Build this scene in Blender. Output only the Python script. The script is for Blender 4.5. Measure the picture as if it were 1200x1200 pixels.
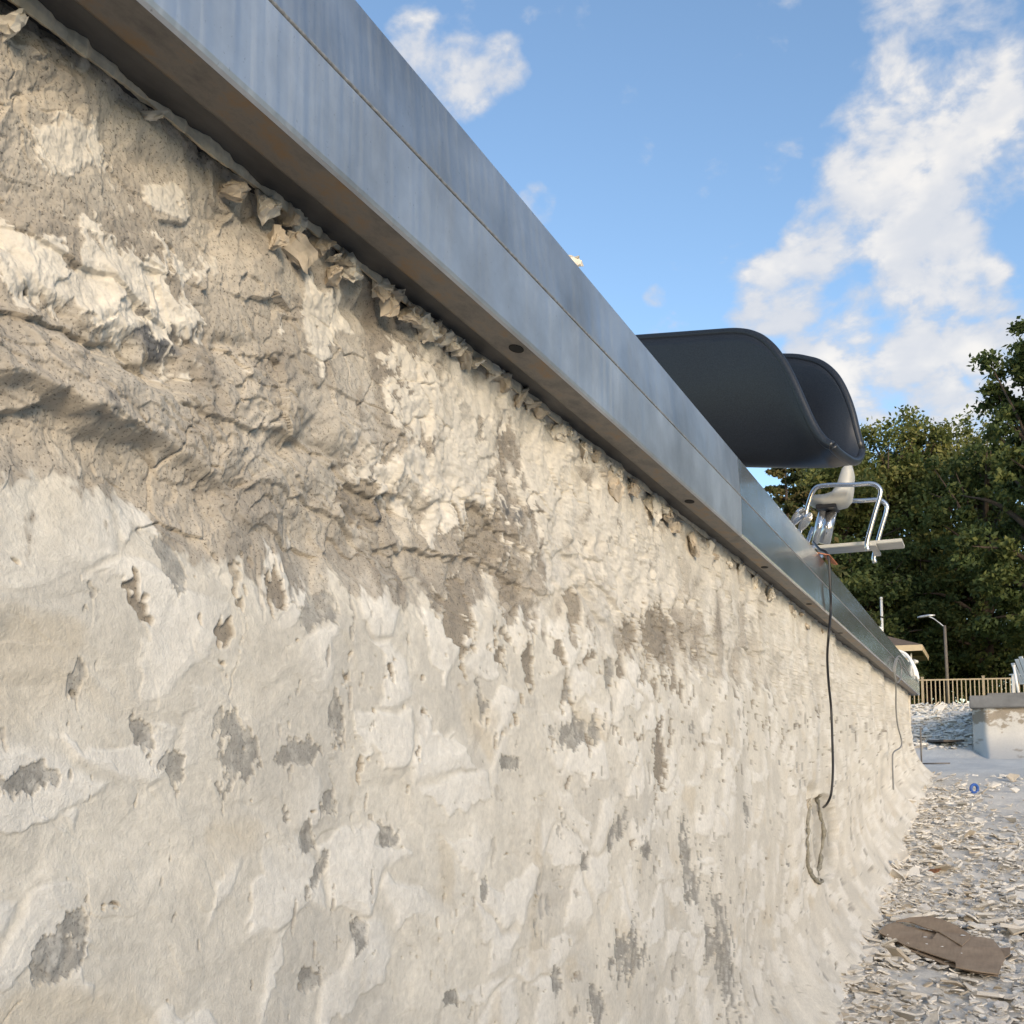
import bpy, bmesh, math, random
import numpy as np
from mathutils import Vector, Matrix

for o in list(bpy.data.objects):
    bpy.data.objects.remove(o)
SC = bpy.context.scene
COL = SC.collection
random.seed(7)
RNG = np.random.default_rng(7)
EYE = 1.9                                        # camera height above the deep pool floor

# ------------------------------------------------------------------ camera
FPX, PPX, PPY = 1200.0, 600.0, 783.0             # photograph is 1200 px square
TH = math.atan(103 / FPX)
PH = math.atan(557 / FPX * math.cos(TH))
CF = np.array([-math.sin(PH) * math.cos(TH), math.cos(PH) * math.cos(TH), math.sin(TH)])
CR = np.array([math.cos(PH), math.sin(PH), 0.0])
CU = np.cross(CR, CF)
cam_d = bpy.data.cameras.new('camera')
cam = bpy.data.objects.new('camera', cam_d)
COL.objects.link(cam)
m = Matrix.Identity(4)
for i in range(3):
    m[i][0], m[i][1], m[i][2] = CR[i], CU[i], -CF[i]
m[2][3] = EYE
cam.matrix_world = m
cam_d.sensor_fit = 'HORIZONTAL'
cam_d.sensor_width = 36.0
cam_d.lens = 36.0 * FPX / 1200.0
cam_d.shift_y = (PPY - 600.0) / 1200.0
cam_d.clip_start = 0.02
cam_d.clip_end = 6000
SC.camera = cam

# ------------------------------------------------------------------ sun, sky, exposure
SUN_EL = math.radians(14)
SUN_AZ = (0.68, -0.733)                           # towards the sun, over the camera's right shoulder
sd = Vector((SUN_AZ[0] * math.cos(SUN_EL), SUN_AZ[1] * math.cos(SUN_EL), math.sin(SUN_EL))).normalized()
sun_d = bpy.data.lights.new('sun', 'SUN')
sun_d.energy = 1.8
SC.cycles.max_bounces = 7
sun_d.angle = math.radians(20)      # veiled by thin cloud and foliage
sun_d.color = (1.0, 0.825, 0.62)
sun = bpy.data.objects.new('sun', sun_d)
COL.objects.link(sun)
sun.rotation_euler = sd.to_track_quat('Z', 'Y').to_euler()
SC.view_settings.view_transform = 'Standard'
SC.view_settings.look = 'None'
SC.view_settings.gamma = 1.0
SC.view_settings.use_curve_mapping = False
SC.view_settings.exposure = 0.85


def ray(px, py):
    return CF + (px - PPX) / FPX * CR - (py - PPY) / FPX * CU


def on_x(px, py, X):                              # photo pixel -> point on the plane x = X
    d = ray(px, py)
    p = d * (X / d[0])
    return Vector((p[0], p[1], p[2] + EYE))


def on_y(px, py, Y):
    d = ray(px, py)
    p = d * (Y / d[1])
    return Vector((p[0], p[1], p[2] + EYE))


def on_z(px, py, Z):
    d = ray(px, py)
    p = d * ((Z - EYE) / d[2])
    return Vector((p[0], p[1], p[2] + EYE))


def project(X, Y, Z):                             # arrays of world points -> photo pixels
    zz = Z - EYE
    w = X * CF[0] + Y * CF[1] + zz * CF[2]
    return (PPX + FPX * (X * CR[0] + Y * CR[1] + zz * CR[2]) / w,
            PPY - FPX * (X * CU[0] + Y * CU[1] + zz * CU[2]) / w)


def build_world():
    w = bpy.data.worlds.new('World')
    SC.world = w
    w.use_nodes = True
    nt = w.node_tree
    N, L = nt.nodes, nt.links
    N.clear()
    out = N.new('ShaderNodeOutputWorld')
    bg = N.new('ShaderNodeBackground')
    bg.inputs['Strength'].default_value = 0.15
    L.new(bg.outputs[0], out.inputs[0])
    sky = N.new('ShaderNodeTexSky')
    sky.sky_type = 'NISHITA'
    sky.sun_disc = False
    sky.sun_elevation = SUN_EL
    sky.sun_rotation = math.atan2(SUN_AZ[0], SUN_AZ[1])
    sky.air_density = 1.0
    sky.dust_density = 0.6
    sky.ozone_density = 2.0
    tc = N.new('ShaderNodeTexCoord')
    nrm = N.new('ShaderNodeVectorMath')
    nrm.operation = 'NORMALIZE'
    L.new(tc.outputs['Generated'], nrm.inputs[0])

    def math_n(op, a, b=None, clamp=False):
        n = N.new('ShaderNodeMath')
        n.operation = op
        n.use_clamp = clamp
        for i, v in enumerate((a, b)):
            if v is None:
                continue
            if isinstance(v, (int, float)):
                n.inputs[i].default_value = v
            else:
                L.new(v, n.inputs[i])
        return n.outputs[0]

    def smooth(v, a, b, lo=0.0, hi=1.0):
        n = N.new('ShaderNodeMapRange')
        n.interpolation_type = 'SMOOTHSTEP'
        L.new(v, n.inputs['Value'])
        n.inputs['From Min'].default_value = a
        n.inputs['From Max'].default_value = b
        n.inputs['To Min'].default_value = lo
        n.inputs['To Max'].default_value = hi
        return n.outputs['Result']

    def noise(scale, detail, rough=0.55, dist=0.0, loc=(0, 0, 0)):
        mp = N.new('ShaderNodeMapping')
        mp.inputs['Location'].default_value = loc
        mp.inputs['Scale'].default_value = (1, 1, 1.5)
        L.new(nrm.outputs[0], mp.inputs[0])
        n = N.new('ShaderNodeTexNoise')
        n.inputs['Scale'].default_value = scale
        n.inputs['Detail'].default_value = detail
        n.inputs['Roughness'].default_value = rough
        n.inputs['Distortion'].default_value = dist
        L.new(mp.outputs[0], n.inputs['Vector'])
        return n.outputs['Fac']
    # cloud banks: where they stand in the sky (direction, angular radius, weight)
    blobs = [(1090, 40, 80, 1), (1050, 100, 70, .9), (1130, 120, 80, 1), (1080, 175, 85, 1.1), (1150, 70, 70, .9),
             (1005, 245, 75, 1.05), (1075, 240, 70, 1), (965, 285, 50, .95), (1165, 190, 60, .9), (1105, 300, 55, 1),
             (1065, 345, 60, 1.1), (1140, 335, 45, 1.05), (1020, 350, 40, .8), (920, 350, 55, .95), (885, 375, 35, .7),
             (1010, 415, 60, 1.05), (1075, 425, 45, 1.05), (1160, 385, 60, 1.1), (985, 380, 40, .7), (1095, 470, 45, 1.1), (1185, 440, 60, 1.0),
             (1040, 470, 50, .8), (940, 400, 40, .7), (1130, 500, 60, 1.0), (535, 78, 52, 1.0), (490, 52, 40, .9), (588, 74, 36, 1.0), (560, 25, 50, .45), (610, 45, 30, .4),
             (632, 240, 26, .75), (665, 268, 18, .5), (913, 190, 30, .62), (768, 348, 14, .5), (985, 85, 40, .5), (790, 398, 30, .4)]
    acc = None
    for (px, py, r, wt) in blobs:
        d = ray(px, py)
        d = d / np.linalg.norm(d)
        dt = N.new('ShaderNodeVectorMath')
        dt.operation = 'DOT_PRODUCT'
        L.new(nrm.outputs[0], dt.inputs[0])
        dt.inputs[1].default_value = d
        ang = r / FPX * 1.12 / math.sqrt(1 + ((px - 600) / FPX) ** 2 + ((py - 783) / FPX) ** 2)
        s = smooth(dt.outputs['Value'], math.cos(ang * 1.25), 1.0 - (1 - math.cos(ang)) * 0.12, 0, wt)
        acc = s if acc is None else math_n('MAXIMUM', acc, s)
    # the rest of the sky carries the same broken cloud
    d = ray(700, 450)
    d = d / np.linalg.norm(d)
    dt = N.new('ShaderNodeVectorMath')
    dt.operation = 'DOT_PRODUCT'
    L.new(nrm.outputs[0], dt.inputs[0])
    dt.inputs[1].default_value = d
    outside = smooth(dt.outputs['Value'], math.cos(0.80), math.cos(0.58), 1, 0)
    gen = smooth(noise(2.6, 2, 0.5, 0, (3.1, 1.7, 0.4)), 0.50, 0.70, 0, 1.0)
    acc = math_n('MAXIMUM', acc, math_n('MULTIPLY', gen, outside))
    n1 = noise(13, 8, 0.58, 0.25, (1.3, 0.2, 5.0))
    n2 = noise(30, 4, 0.5, 0.3, (0.3, 4.2, 1.0))
    dens = math_n('ADD', math_n('MULTIPLY', acc, 0.52), math_n('ADD', math_n('MULTIPLY', n1, 1.35), math_n('MULTIPLY', n2, 0.75)))
    mask = smooth(dens, 1.23, 1.62)
    core = smooth(dens, 1.40, 1.72)
    shade = smooth(noise(14, 4, 0.5, 0.2, (8.3, 2.2, 1.0)), 0.35, 0.65)
    cc = N.new('ShaderNodeMix')
    cc.data_type = 'RGBA'
    cc.inputs['A'].default_value = (2.35, 2.5, 2.8, 1)
    cc.inputs['B'].default_value = (3.7, 3.55, 3.35, 1)
    L.new(math_n('MULTIPLY', core, math_n('ADD', math_n('MULTIPLY', shade, 0.7), 0.3)), cc.inputs['Factor'])
    hs = N.new('ShaderNodeHueSaturation')
    hs.inputs['Saturation'].default_value = 1.0
    L.new(sky.outputs[0], hs.inputs['Color'])
    mx = N.new('ShaderNodeMix')
    mx.data_type = 'RGBA'
    L.new(math_n('MULTIPLY', mask, 0.93), mx.inputs['Factor'])
    L.new(hs.outputs[0], mx.inputs['A'])
    L.new(cc.outputs['Result'], mx.inputs['B'])
    L.new(mx.outputs['Result'], bg.inputs['Color'])


build_world()

# ------------------------------------------------------------------ numpy noise


def _hash(ix, iy, seed):
    h = (ix.astype(np.int64) * 374761393 + iy.astype(np.int64) * 668265263 + seed * 974634777) & 0xFFFFFFFF
    h = ((h ^ (h >> 13)) * 1274126177) & 0xFFFFFFFF
    h = ((h ^ (h >> 16)) * 2246822519) & 0xFFFFFFFF
    return ((h ^ (h >> 15)) & 0xFFFFFF).astype(np.float32) / float(0xFFFFFF)


def gnoise(x, y, seed=0):
    x0, y0 = np.floor(x), np.floor(y)
    fx, fy = (x - x0).astype(np.float32), (y - y0).astype(np.float32)
    ix, iy = x0.astype(np.int64), y0.astype(np.int64)
    u = fx * fx * fx * (fx * (fx * 6 - 15) + 10)
    v = fy * fy * fy * (fy * (fy * 6 - 15) + 10)

    def g(a, b):
        t = _hash(ix + a, iy + b, seed) * 6.2831853
        return np.cos(t) * (fx - a) + np.sin(t) * (fy - b)
    a0 = g(0, 0) * (1 - u) + g(1, 0) * u
    a1 = g(0, 1) * (1 - u) + g(1, 1) * u
    return (a0 * (1 - v) + a1 * v) * 1.4


def fbm(x, y, seed=0, oct=4, gain=0.5):
    a, s, t = 1.0, 0.0, 0.0
    for i in range(oct):
        s = s + a * gnoise(x * 2 ** i + 17.3 * i, y * 2 ** i - 9.1 * i, seed + i * 7)
        t += a
        a *= gain
    return s / t


def ridged(x, y, seed=0, oct=3):
    a, s, t = 1.0, 0.0, 0.0
    for i in range(oct):
        s = s + a * (1 - np.abs(gnoise(x * 2 ** i + 3.3 * i, y * 2 ** i, seed + i * 5)) * 2)
        t += a
        a *= 0.5
    return s / t


def worley(x, y, seed=0):
    """F1, F2, tilt value inside the nearest cell (a random plane through its centre), cell id"""
    ix, iy = np.floor(x).astype(np.int64), np.floor(y).astype(np.int64)
    f1 = np.full(x.shape, 9.0, np.float32)
    f2 = np.full(x.shape, 9.0, np.float32)
    tl = np.zeros(x.shape, np.float32)
    cid = np.zeros(x.shape, np.float32)
    for a in (-1, 0, 1):
        for b in (-1, 0, 1):
            cx, cy = ix + a, iy + b
            dx = (x - (cx + _hash(cx, cy, seed))).astype(np.float32)
            dy = (y - (cy + _hash(cx, cy, seed + 11))).astype(np.float32)
            d = np.sqrt(dx * dx + dy * dy)
            t = _hash(cx, cy, seed + 23) * 6.2831853
            near = d < f1
            f2 = np.where(near, f1, np.minimum(f2, d))
            tl = np.where(near, dx * np.cos(t) + dy * np.sin(t), tl)
            cid = np.where(near, _hash(cx, cy, seed + 31), cid)
            f1 = np.where(near, d, f1)
    return f1, f2, tl, cid


def sstep(v, a, b):
    t = np.clip((v - a) / (b - a), 0, 1)
    return t * t * (3 - 2 * t)


# ------------------------------------------------------------------ materials


def new_mat(name):
    mt = bpy.data.materials.new(name)
    mt.use_nodes = True
    nt = mt.node_tree
    return mt, nt, nt.nodes['Principled BSDF']


def tex_noise(nt, scale, detail=5, rough=0.55, stretch=(1, 1, 1), coord='Object'):
    tc = nt.nodes.new('ShaderNodeTexCoord')
    mp = nt.nodes.new('ShaderNodeMapping')
    mp.inputs['Scale'].default_value = stretch
    nt.links.new(tc.outputs[coord], mp.inputs[0])
    n = nt.nodes.new('ShaderNodeTexNoise')
    n.inputs['Scale'].default_value = scale
    n.inputs['Detail'].default_value = detail
    n.inputs['Roughness'].default_value = rough
    nt.links.new(mp.outputs[0], n.inputs['Vector'])
    return n.outputs['Fac']


def ramp(nt, fac, stops):
    r = nt.nodes.new('ShaderNodeValToRGB')
    while len(r.color_ramp.elements) < len(stops):
        r.color_ramp.elements.new(0.5)
    for e, (p, c) in zip(r.color_ramp.elements, stops):
        e.position = p
        e.color = (c[0], c[1], c[2], 1) if not isinstance(c, (int, float)) else (c, c, c, 1)
    nt.links.new(fac, r.inputs[0])
    return r.outputs[0]


def mixc(nt, a, b, fac, mode='MIX'):
    n = nt.nodes.new('ShaderNodeMix')
    n.data_type = 'RGBA'
    n.blend_type = mode
    for k, v in (('A', a), ('B', b), ('Factor', fac)):
        if isinstance(v, (int, float)):
            n.inputs[k].default_value = v
        elif isinstance(v, tuple):
            n.inputs[k].default_value = (*v, 1)
        else:
            nt.links.new(v, n.inputs[k])
    return n.outputs['Result']


def bump(nt, bsdf, h, strength, dist):
    b = nt.nodes.new('ShaderNodeBump')
    b.inputs['Strength'].default_value = strength
    b.inputs['Distance'].default_value = dist
    nt.links.new(h, b.inputs['Height'])
    nt.links.new(b.outputs[0], bsdf.inputs['Normal'])


def simple_mat(name, col, rough=0.6, metal=0.0, var=0.15, scale=12, bumps=0.0, stretch=(1, 1, 1)):
    mt, nt, b = new_mat(name)
    n = tex_noise(nt, scale, 6, 0.6, stretch)
    lo = tuple(c * (1 - var) for c in col)
    hi = tuple(min(1, c * (1 + var)) for c in col)
    nt.links.new(ramp(nt, n, [(0.3, lo), (0.7, hi)]), b.inputs['Base Color'])
    b.inputs['Roughness'].default_value = rough
    b.inputs['Metallic'].default_value = metal
    if bumps:
        bump(nt, b, n, 0.6, bumps)
    return mt


def attr_mat(name, rough=0.92, fine=90, fine_amt=0.25, bdist=0.003, pores=False):
    mt, nt, b = new_mat(name)
    at = nt.nodes.new('ShaderNodeAttribute')
    at.attribute_name = 'tone'
    n1 = tex_noise(nt, fine, 6, 0.65)
    n2 = tex_noise(nt, fine * 3.4, 4, 0.65)
    k = ramp(nt, n1, [(0.25, 1 - fine_amt), (0.75, 1 + fine_amt * 0.6)])
    c = mixc(nt, at.outputs['Color'], k, 1.0, 'MULTIPLY')
    if pores:
        sp = ramp(nt, n2, [(0.33, 0.28), (0.44, 1.0)])
        c = mixc(nt, c, mixc(nt, c, sp, 1.0, 'MULTIPLY'), at.outputs['Alpha'])
    nt.links.new(c, b.inputs['Base Color'])
    b.inputs['Roughness'].default_value = rough
    b.inputs['Specular IOR Level'].default_value = 0.25
    ad = nt.nodes.new('ShaderNodeMath')
    ad.operation = 'ADD'
    nt.links.new(n1, ad.inputs[0])
    nt.links.new(n2, ad.inputs[1])
    bump(nt, b, ad.outputs[0], 0.7, bdist)
    return mt


def steel_mat(name, tint, r0, r1, grime=0.35):
    grime = min(0.6, grime * 1.5)
    mt, nt, b = new_mat(name)
    big = tex_noise(nt, 2.2, 6, 0.6)
    streak = tex_noise(nt, 60, 4, 0.6, (1, 1, 0.04))
    spot = tex_noise(nt, 130, 3, 0.5)
    c = mixc(nt, tuple(t * (1 - grime) for t in tint), tint, ramp(nt, big, [(0.3, 0.0), (0.62, 1.0)]))
    c = mixc(nt, c, ramp(nt, streak, [(0.3, 0.90), (0.65, 1.0)]), 0.7, 'MULTIPLY')
    c = mixc(nt, c, ramp(nt, spot, [(0.22, 0.5), (0.32, 1.0)]), 0.7, 'MULTIPLY')
    nt.links.new(c, b.inputs['Base Color'])
    b.inputs['Metallic'].default_value = 0.9
    nt.links.new(ramp(nt, streak, [(0.3, r0), (0.7, r1)]), b.inputs['Roughness'])
    bump(nt, b, streak, 0.12, 0.002)
    return mt


M = {}
M['wall'] = attr_mat('pool plaster and concrete', 0.93, 60, 0.17, 0.0028, True)
M['rubble'] = attr_mat('plaster rubble', 0.93, 40, 0.2, 0.008)
M['steel'] = steel_mat('weathered stainless steel', (0.70, 0.72, 0.74), 0.40, 0.58, 0.28)
M['steel_up'] = steel_mat('weathered stainless rim', (0.56, 0.58, 0.60), 0.36, 0.55, 0.30)
M['steel_end'] = steel_mat('polished stainless steel', (0.72, 0.72, 0.72), 0.12, 0.25, 0.15)
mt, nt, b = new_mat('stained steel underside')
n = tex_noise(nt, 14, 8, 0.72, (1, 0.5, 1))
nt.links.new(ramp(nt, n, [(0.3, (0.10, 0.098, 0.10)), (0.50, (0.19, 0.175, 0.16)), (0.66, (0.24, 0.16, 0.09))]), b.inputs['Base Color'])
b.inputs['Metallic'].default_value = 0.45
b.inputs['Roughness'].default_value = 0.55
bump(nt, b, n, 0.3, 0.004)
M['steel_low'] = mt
M['dark_steel'] = simple_mat('steel in painted recess dark', (0.075, 0.072, 0.07), 0.6, 0.3, 0.4, 16, 0.004, (1, 0.3, 1))  # darkness of the recess behind the lip is put into this colour
M['dark'] = simple_mat('painted slot darkness', (0.006, 0.006, 0.006), 0.9, 0, 0.1)
M['seam'] = simple_mat('weld bead', (0.42, 0.40, 0.37), 0.5, 0.7, 0.35, 60, 0.004)
M['sealant'] = simple_mat('old sealant', (0.58, 0.50, 0.37), 0.7, 0, 0.25, 30, 0.004)
M['chunk'] = simple_mat('broken mortar', (0.46, 0.39, 0.30), 0.95, 0, 0.35, 22, 0.006)
M['chunk_pale'] = simple_mat('broken pale tile mortar', (0.66, 0.60, 0.50), 0.9, 0, 0.25, 24, 0.004)
M['rubber'] = simple_mat('black cable sheath', (0.012, 0.012, 0.014), 0.45, 0, 0.2)
M['grey_cable'] = simple_mat('grey cable sheath', (0.22, 0.22, 0.21), 0.6, 0, 0.2)
M['white'] = simple_mat('white resin', (0.78, 0.77, 0.74), 0.45, 0, 0.06, 6)
M['seat'] = simple_mat('pale moulded seat', (0.46, 0.455, 0.42), 0.5, 0, 0.12, 8)
M['tan_metal'] = simple_mat('tan painted metal', (0.36, 0.29, 0.19), 0.5, 0, 0.12, 6)
M['grey_coping'] = simple_mat('grey coping', (0.16, 0.16, 0.16), 0.7, 0.1, 0.2, 5)
M['deck'] = simple_mat('deck concrete', (0.34, 0.32, 0.29), 0.9, 0, 0.15, 1.2, 0.01)
M['grass'] = simple_mat('grass', (0.07, 0.11, 0.03), 0.95, 0, 0.35, 3, 0.02)
M['shingle'] = simple_mat('brown shingles', (0.17, 0.13, 0.10), 0.9, 0, 0.3, 8, 0.02)
M['fascia'] = simple_mat('cream fascia', (0.62, 0.50, 0.33), 0.6, 0, 0.08, 4)
M['bark'] = simple_mat('bark', (0.075, 0.055, 0.04), 0.95, 0, 0.4, 9, 0.03, (1, 1, 0.2))
M['pole'] = simple_mat('weathered grey pole', (0.16, 0.14, 0.12), 0.8, 0, 0.2, 5)
M['wood'] = simple_mat('pale wood', (0.60, 0.50, 0.36), 0.8, 0, 0.2, 14, 0.002, (1, 0.1, 1))
M['darkwood'] = simple_mat('dark board', (0.10, 0.08, 0.065), 0.8, 0, 0.3, 10)
M['leaf_brown'] = simple_mat('dead leaf', (0.20, 0.085, 0.035), 0.8, 0, 0.4, 40)
M['rag'] = simple_mat('rust red rag', (0.42, 0.16, 0.08), 0.85, 0, 0.3, 30)
M['blue'] = simple_mat('blue plastic', (0.03, 0.10, 0.36), 0.5, 0, 0.1)
mt, nt, b = new_mat('corrugated cardboard')
n = tex_noise(nt, 7, 6, 0.6)
fl = tex_noise(nt, 55, 2, 0.5, (1, 0.05, 1))
c = ramp(nt, n, [(0.3, (0.25, 0.185, 0.13)), (0.7, (0.34, 0.26, 0.185))])
c = mixc(nt, c, ramp(nt, fl, [(0.35, 0.85), (0.65, 1.08)]), 0.6, 'MULTIPLY')
nt.links.new(c, b.inputs['Base Color'])
b.inputs['Roughness'].default_value = 0.85
bump(nt, b, fl, 0.3, 0.003)
M['card'] = mt
mt, nt, b = new_mat('black slide plastic')
n = tex_noise(nt, 160, 3, 0.6)
n2 = tex_noise(nt, 3, 4, 0.5)
c = ramp(nt, n, [(0.3, (0.007, 0.009, 0.013)), (0.7, (0.024, 0.028, 0.036))])
nt.links.new(c, b.inputs['Base Color'])
nt.links.new(ramp(nt, n2, [(0.3, 0.30), (0.7, 0.42)]), b.inputs['Roughness'])
bump(nt, b, n, 0.15, 0.002)
M['slide'] = mt


def leaf_mat(name, a, bcol, ccol):
    mt, nt, b = new_mat(name)
    at = nt.nodes.new('ShaderNodeAttribute')
    at.attribute_name = 'tone'
    c = ramp(nt, at.outputs['Fac'], [(0.1, a), (0.55, bcol), (0.95, ccol)])
    nt.links.new(c, b.inputs['Base Color'])
    b.inputs['Roughness'].default_value = 0.6
    b.inputs['Specular IOR Level'].default_value = 0.2
    tr = nt.nodes.new('ShaderNodeBsdfTranslucent')
    nt.links.new(c, tr.inputs['Color'])
    ms = nt.nodes.new('ShaderNodeMixShader')
    ms.inputs[0].default_value = 0.28
    nt.links.new(b.outputs[0], ms.inputs[1])
    nt.links.new(tr.outputs[0], ms.inputs[2])
    nt.links.new(ms.outputs[0], nt.nodes['Material Output'].inputs['Surface'])
    return mt


M['leaf'] = leaf_mat('broad leaves', (0.085, 0.115, 0.034), (0.16, 0.18, 0.055), (0.26, 0.24, 0.08))
M['leaf_dark'] = leaf_mat('dark leaves', (0.055, 0.08, 0.028), (0.105, 0.135, 0.044), (0.175, 0.185, 0.06))
M['needle'] = leaf_mat('needles', (0.045, 0.055, 0.02), (0.075, 0.085, 0.028), (0.15, 0.115, 0.045))

# ------------------------------------------------------------------ mesh helpers


def link(o, parent=None):
    COL.objects.link(o)
    if parent is not None:
        o.parent = parent
    return o


def thing(name, label, cat, loc=(0, 0, 0), group=None):
    o = bpy.data.objects.new(name, None)
    o.empty_display_size = 0.1
    o.location = loc
    link(o)
    return tag(o, label, cat, group)


def tag(o, label, cat, group=None):
    o['label'] = label
    o['category'] = cat
    if group:
        o['group'] = group
    return o


class MB:
    def __init__(self):
        self.v, self.f, self.sm = [], [], []

    def add(self, vs, fs, smooth=False):
        k = len(self.v)
        self.v += [tuple(p) for p in vs]
        self.f += [tuple(i + k for i in q) for q in fs]
        self.sm += [smooth] * len(fs)
        return self

    def box(self, c, s, rot=None):
        c = Vector(c)
        pts = []
        for z in (-1, 1):
            for (x, y) in ((-1, -1), (1, -1), (1, 1), (-1, 1)):
                p = Vector((x * s[0] / 2, y * s[1] / 2, z * s[2] / 2))
                if rot is not None:
                    p = rot @ p
                pts.append(c + p)
        return self.add(pts, [(3, 2, 1, 0), (4, 5, 6, 7), (0, 1, 5, 4), (1, 2, 6, 5), (2, 3, 7, 6), (3, 0, 4, 7)])

    def beam(self, a, b, w, h, up=(0, 0, 1)):
        a, b = Vector(a), Vector(b)
        d = (b - a)
        ln = d.length
        d.normalize()
        s = d.cross(Vector(up)).normalized()
        u = s.cross(d)
        rot = Matrix((s, d, u)).transposed()
        return self.box((a + b) / 2, (w, ln, h), rot)

    def tube(self, path, rad, n=8, cap=True):
        path = [Vector(p) for p in path]
        rs = rad if isinstance(rad, (list, tuple)) else [rad] * len(path)
        t = (path[1] - path[0]).normalized()
        s = t.cross(Vector((0, 0, 1)))
        if s.length < 1e-3:
            s = t.cross(Vector((0, 1, 0)))
        s.normalize()
        vs, fs = [], []
        for i, p in enumerate(path):
            t = (path[min(i + 1, len(path) - 1)] - path[max(i - 1, 0)]).normalized()
            s = (s - t * s.dot(t)).normalized()
            u = t.cross(s)
            for k in range(n):
                a = 2 * math.pi * k / n
                vs.append(p + (s * math.cos(a) + u * math.sin(a)) * rs[i])
        for i in range(len(path) - 1):
            for k in range(n):
                a, b2 = i * n + k, i * n + (k + 1) % n
                fs.append((a, b2, b2 + n, a + n))
        if cap:
            fs.append(tuple(range(n - 1, -1, -1)))
            fs.append(tuple(range((len(path) - 1) * n, len(path) * n)))
        return self.add(vs, fs, True)

    def prism(self, poly, ext):
        """polygon of 3-D points swept by the vector ext"""
        e = Vector(ext)
        n = len(poly)
        vs = [Vector(p) for p in poly] + [Vector(p) + e for p in poly]
        fs = [tuple(range(n - 1, -1, -1)), tuple(range(n, 2 * n))] + [(i, (i + 1) % n, (i + 1) % n + n, i + n) for i in range(n)]
        return self.add(vs, fs)

    def build(self, name, mat, parent=None, bevel=0.0, fix=True, local=False):
        me = bpy.data.meshes.new(name)
        me.from_pydata(self.v, [], self.f)
        me.polygons.foreach_set('use_smooth', self.sm)
        bm = bmesh.new()
        bm.from_mesh(me)
        if fix:
            bmesh.ops.recalc_face_normals(bm, faces=bm.faces)
        if bevel:
            bmesh.ops.bevel(bm, geom=bm.edges[:], offset=bevel, segments=2, affect='EDGES', clamp_overlap=True)
        bm.to_mesh(me)
        bm.free()
        me.materials.append(mat)
        o = bpy.data.objects.new(name, me)
        link(o, parent)
        if parent is not None and not local:
            o.matrix_parent_inverse = Matrix.Translation(-parent.location)
        return o


def curve_pts(pts, n=8):
    """Catmull-Rom through the points"""
    P = [Vector(p) for p in pts]
    P = [P[0] * 2 - P[1]] + P + [P[-1] * 2 - P[-2]]
    out = []
    for i in range(1, len(P) - 2):
        for k in range(n):
            t = k / n
            a, b2, c, d = P[i - 1], P[i], P[i + 1], P[i + 2]
            out.append(0.5 * (2 * b2 + (c - a) * t + (2 * a - 5 * b2 + 4 * c - d) * t * t + (3 * b2 - a - 3 * c + d) * t ** 3))
    out.append(P[-2])
    return out


def grid_mesh(name, X, Y, Z, mat, tone=None, smooth=True):
    r, c = X.shape
    me = bpy.data.meshes.new(name)
    nv, nf = r * c, (r - 1) * (c - 1)
    me.vertices.add(nv)
    me.vertices.foreach_set('co', np.stack([X, Y, Z], -1).astype(np.float32).ravel())
    i = (np.arange(r - 1)[:, None] * c + np.arange(c - 1)[None, :]).ravel()
    q = np.stack([i, i + 1, i + c + 1, i + c], -1).astype(np.int32)
    me.loops.add(nf * 4)
    me.loops.foreach_set('vertex_index', q.ravel())
    me.polygons.add(nf)
    me.polygons.foreach_set('loop_start', np.arange(0, nf * 4, 4, dtype=np.int32))
    me.polygons.foreach_set('use_smooth', np.full(nf, smooth))
    if tone is not None:
        at = me.attributes.new('tone', 'FLOAT_COLOR', 'POINT')
        at.data.foreach_set('color', tone.reshape(-1, 4).astype(np.float32).ravel())
    me.update()
    me.validate()
    me.materials.append(mat)
    o = bpy.data.objects.new(name, me)
    link(o)
    return o


def structure(o):
    o['kind'] = 'structure'
    return o


# ------------------------------------------------------------------ setting: pool basin, deck, ground
DECK = EYE + 1.455
WALL_END = 19.4
FLOOR_Y = [-8, 4.5, 7.35, 9.6, 12.3, 16.3, 20, 27, 40]
FLOOR_Z = [-1.95, -1.85, -1.62, -1.44, -1.08, -0.56, -0.30, -0.02, 0.05]


def floor_z(x, y):
    x, y = np.asarray(x, float), np.asarray(y, float)
    z = np.interp(y, FLOOR_Y, FLOOR_Z)
    rampm = sstep(x, 0.05, -0.4)
    z = z + rampm * 1.62 * sstep(y, 26.0, 37.5) ** 0.8
    z = z + 0.10 * np.exp(-np.clip(x + 1.15, 0, 9) / 0.5) * sstep(y, 18.5, 15)
    return z + EYE


def on_floor(px, py, h=0.0):
    d = ray(px, py)
    lo, hi = 4.0, 60.0
    for _ in range(50):
        t = (lo + hi) / 2
        if d[2] * t + EYE > float(floor_z(d[0] * t, d[1] * t)) + h:
            lo = t
        else:
            hi = t
    p = d * lo
    return Vector((p[0], p[1], p[2] + EYE))


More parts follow.
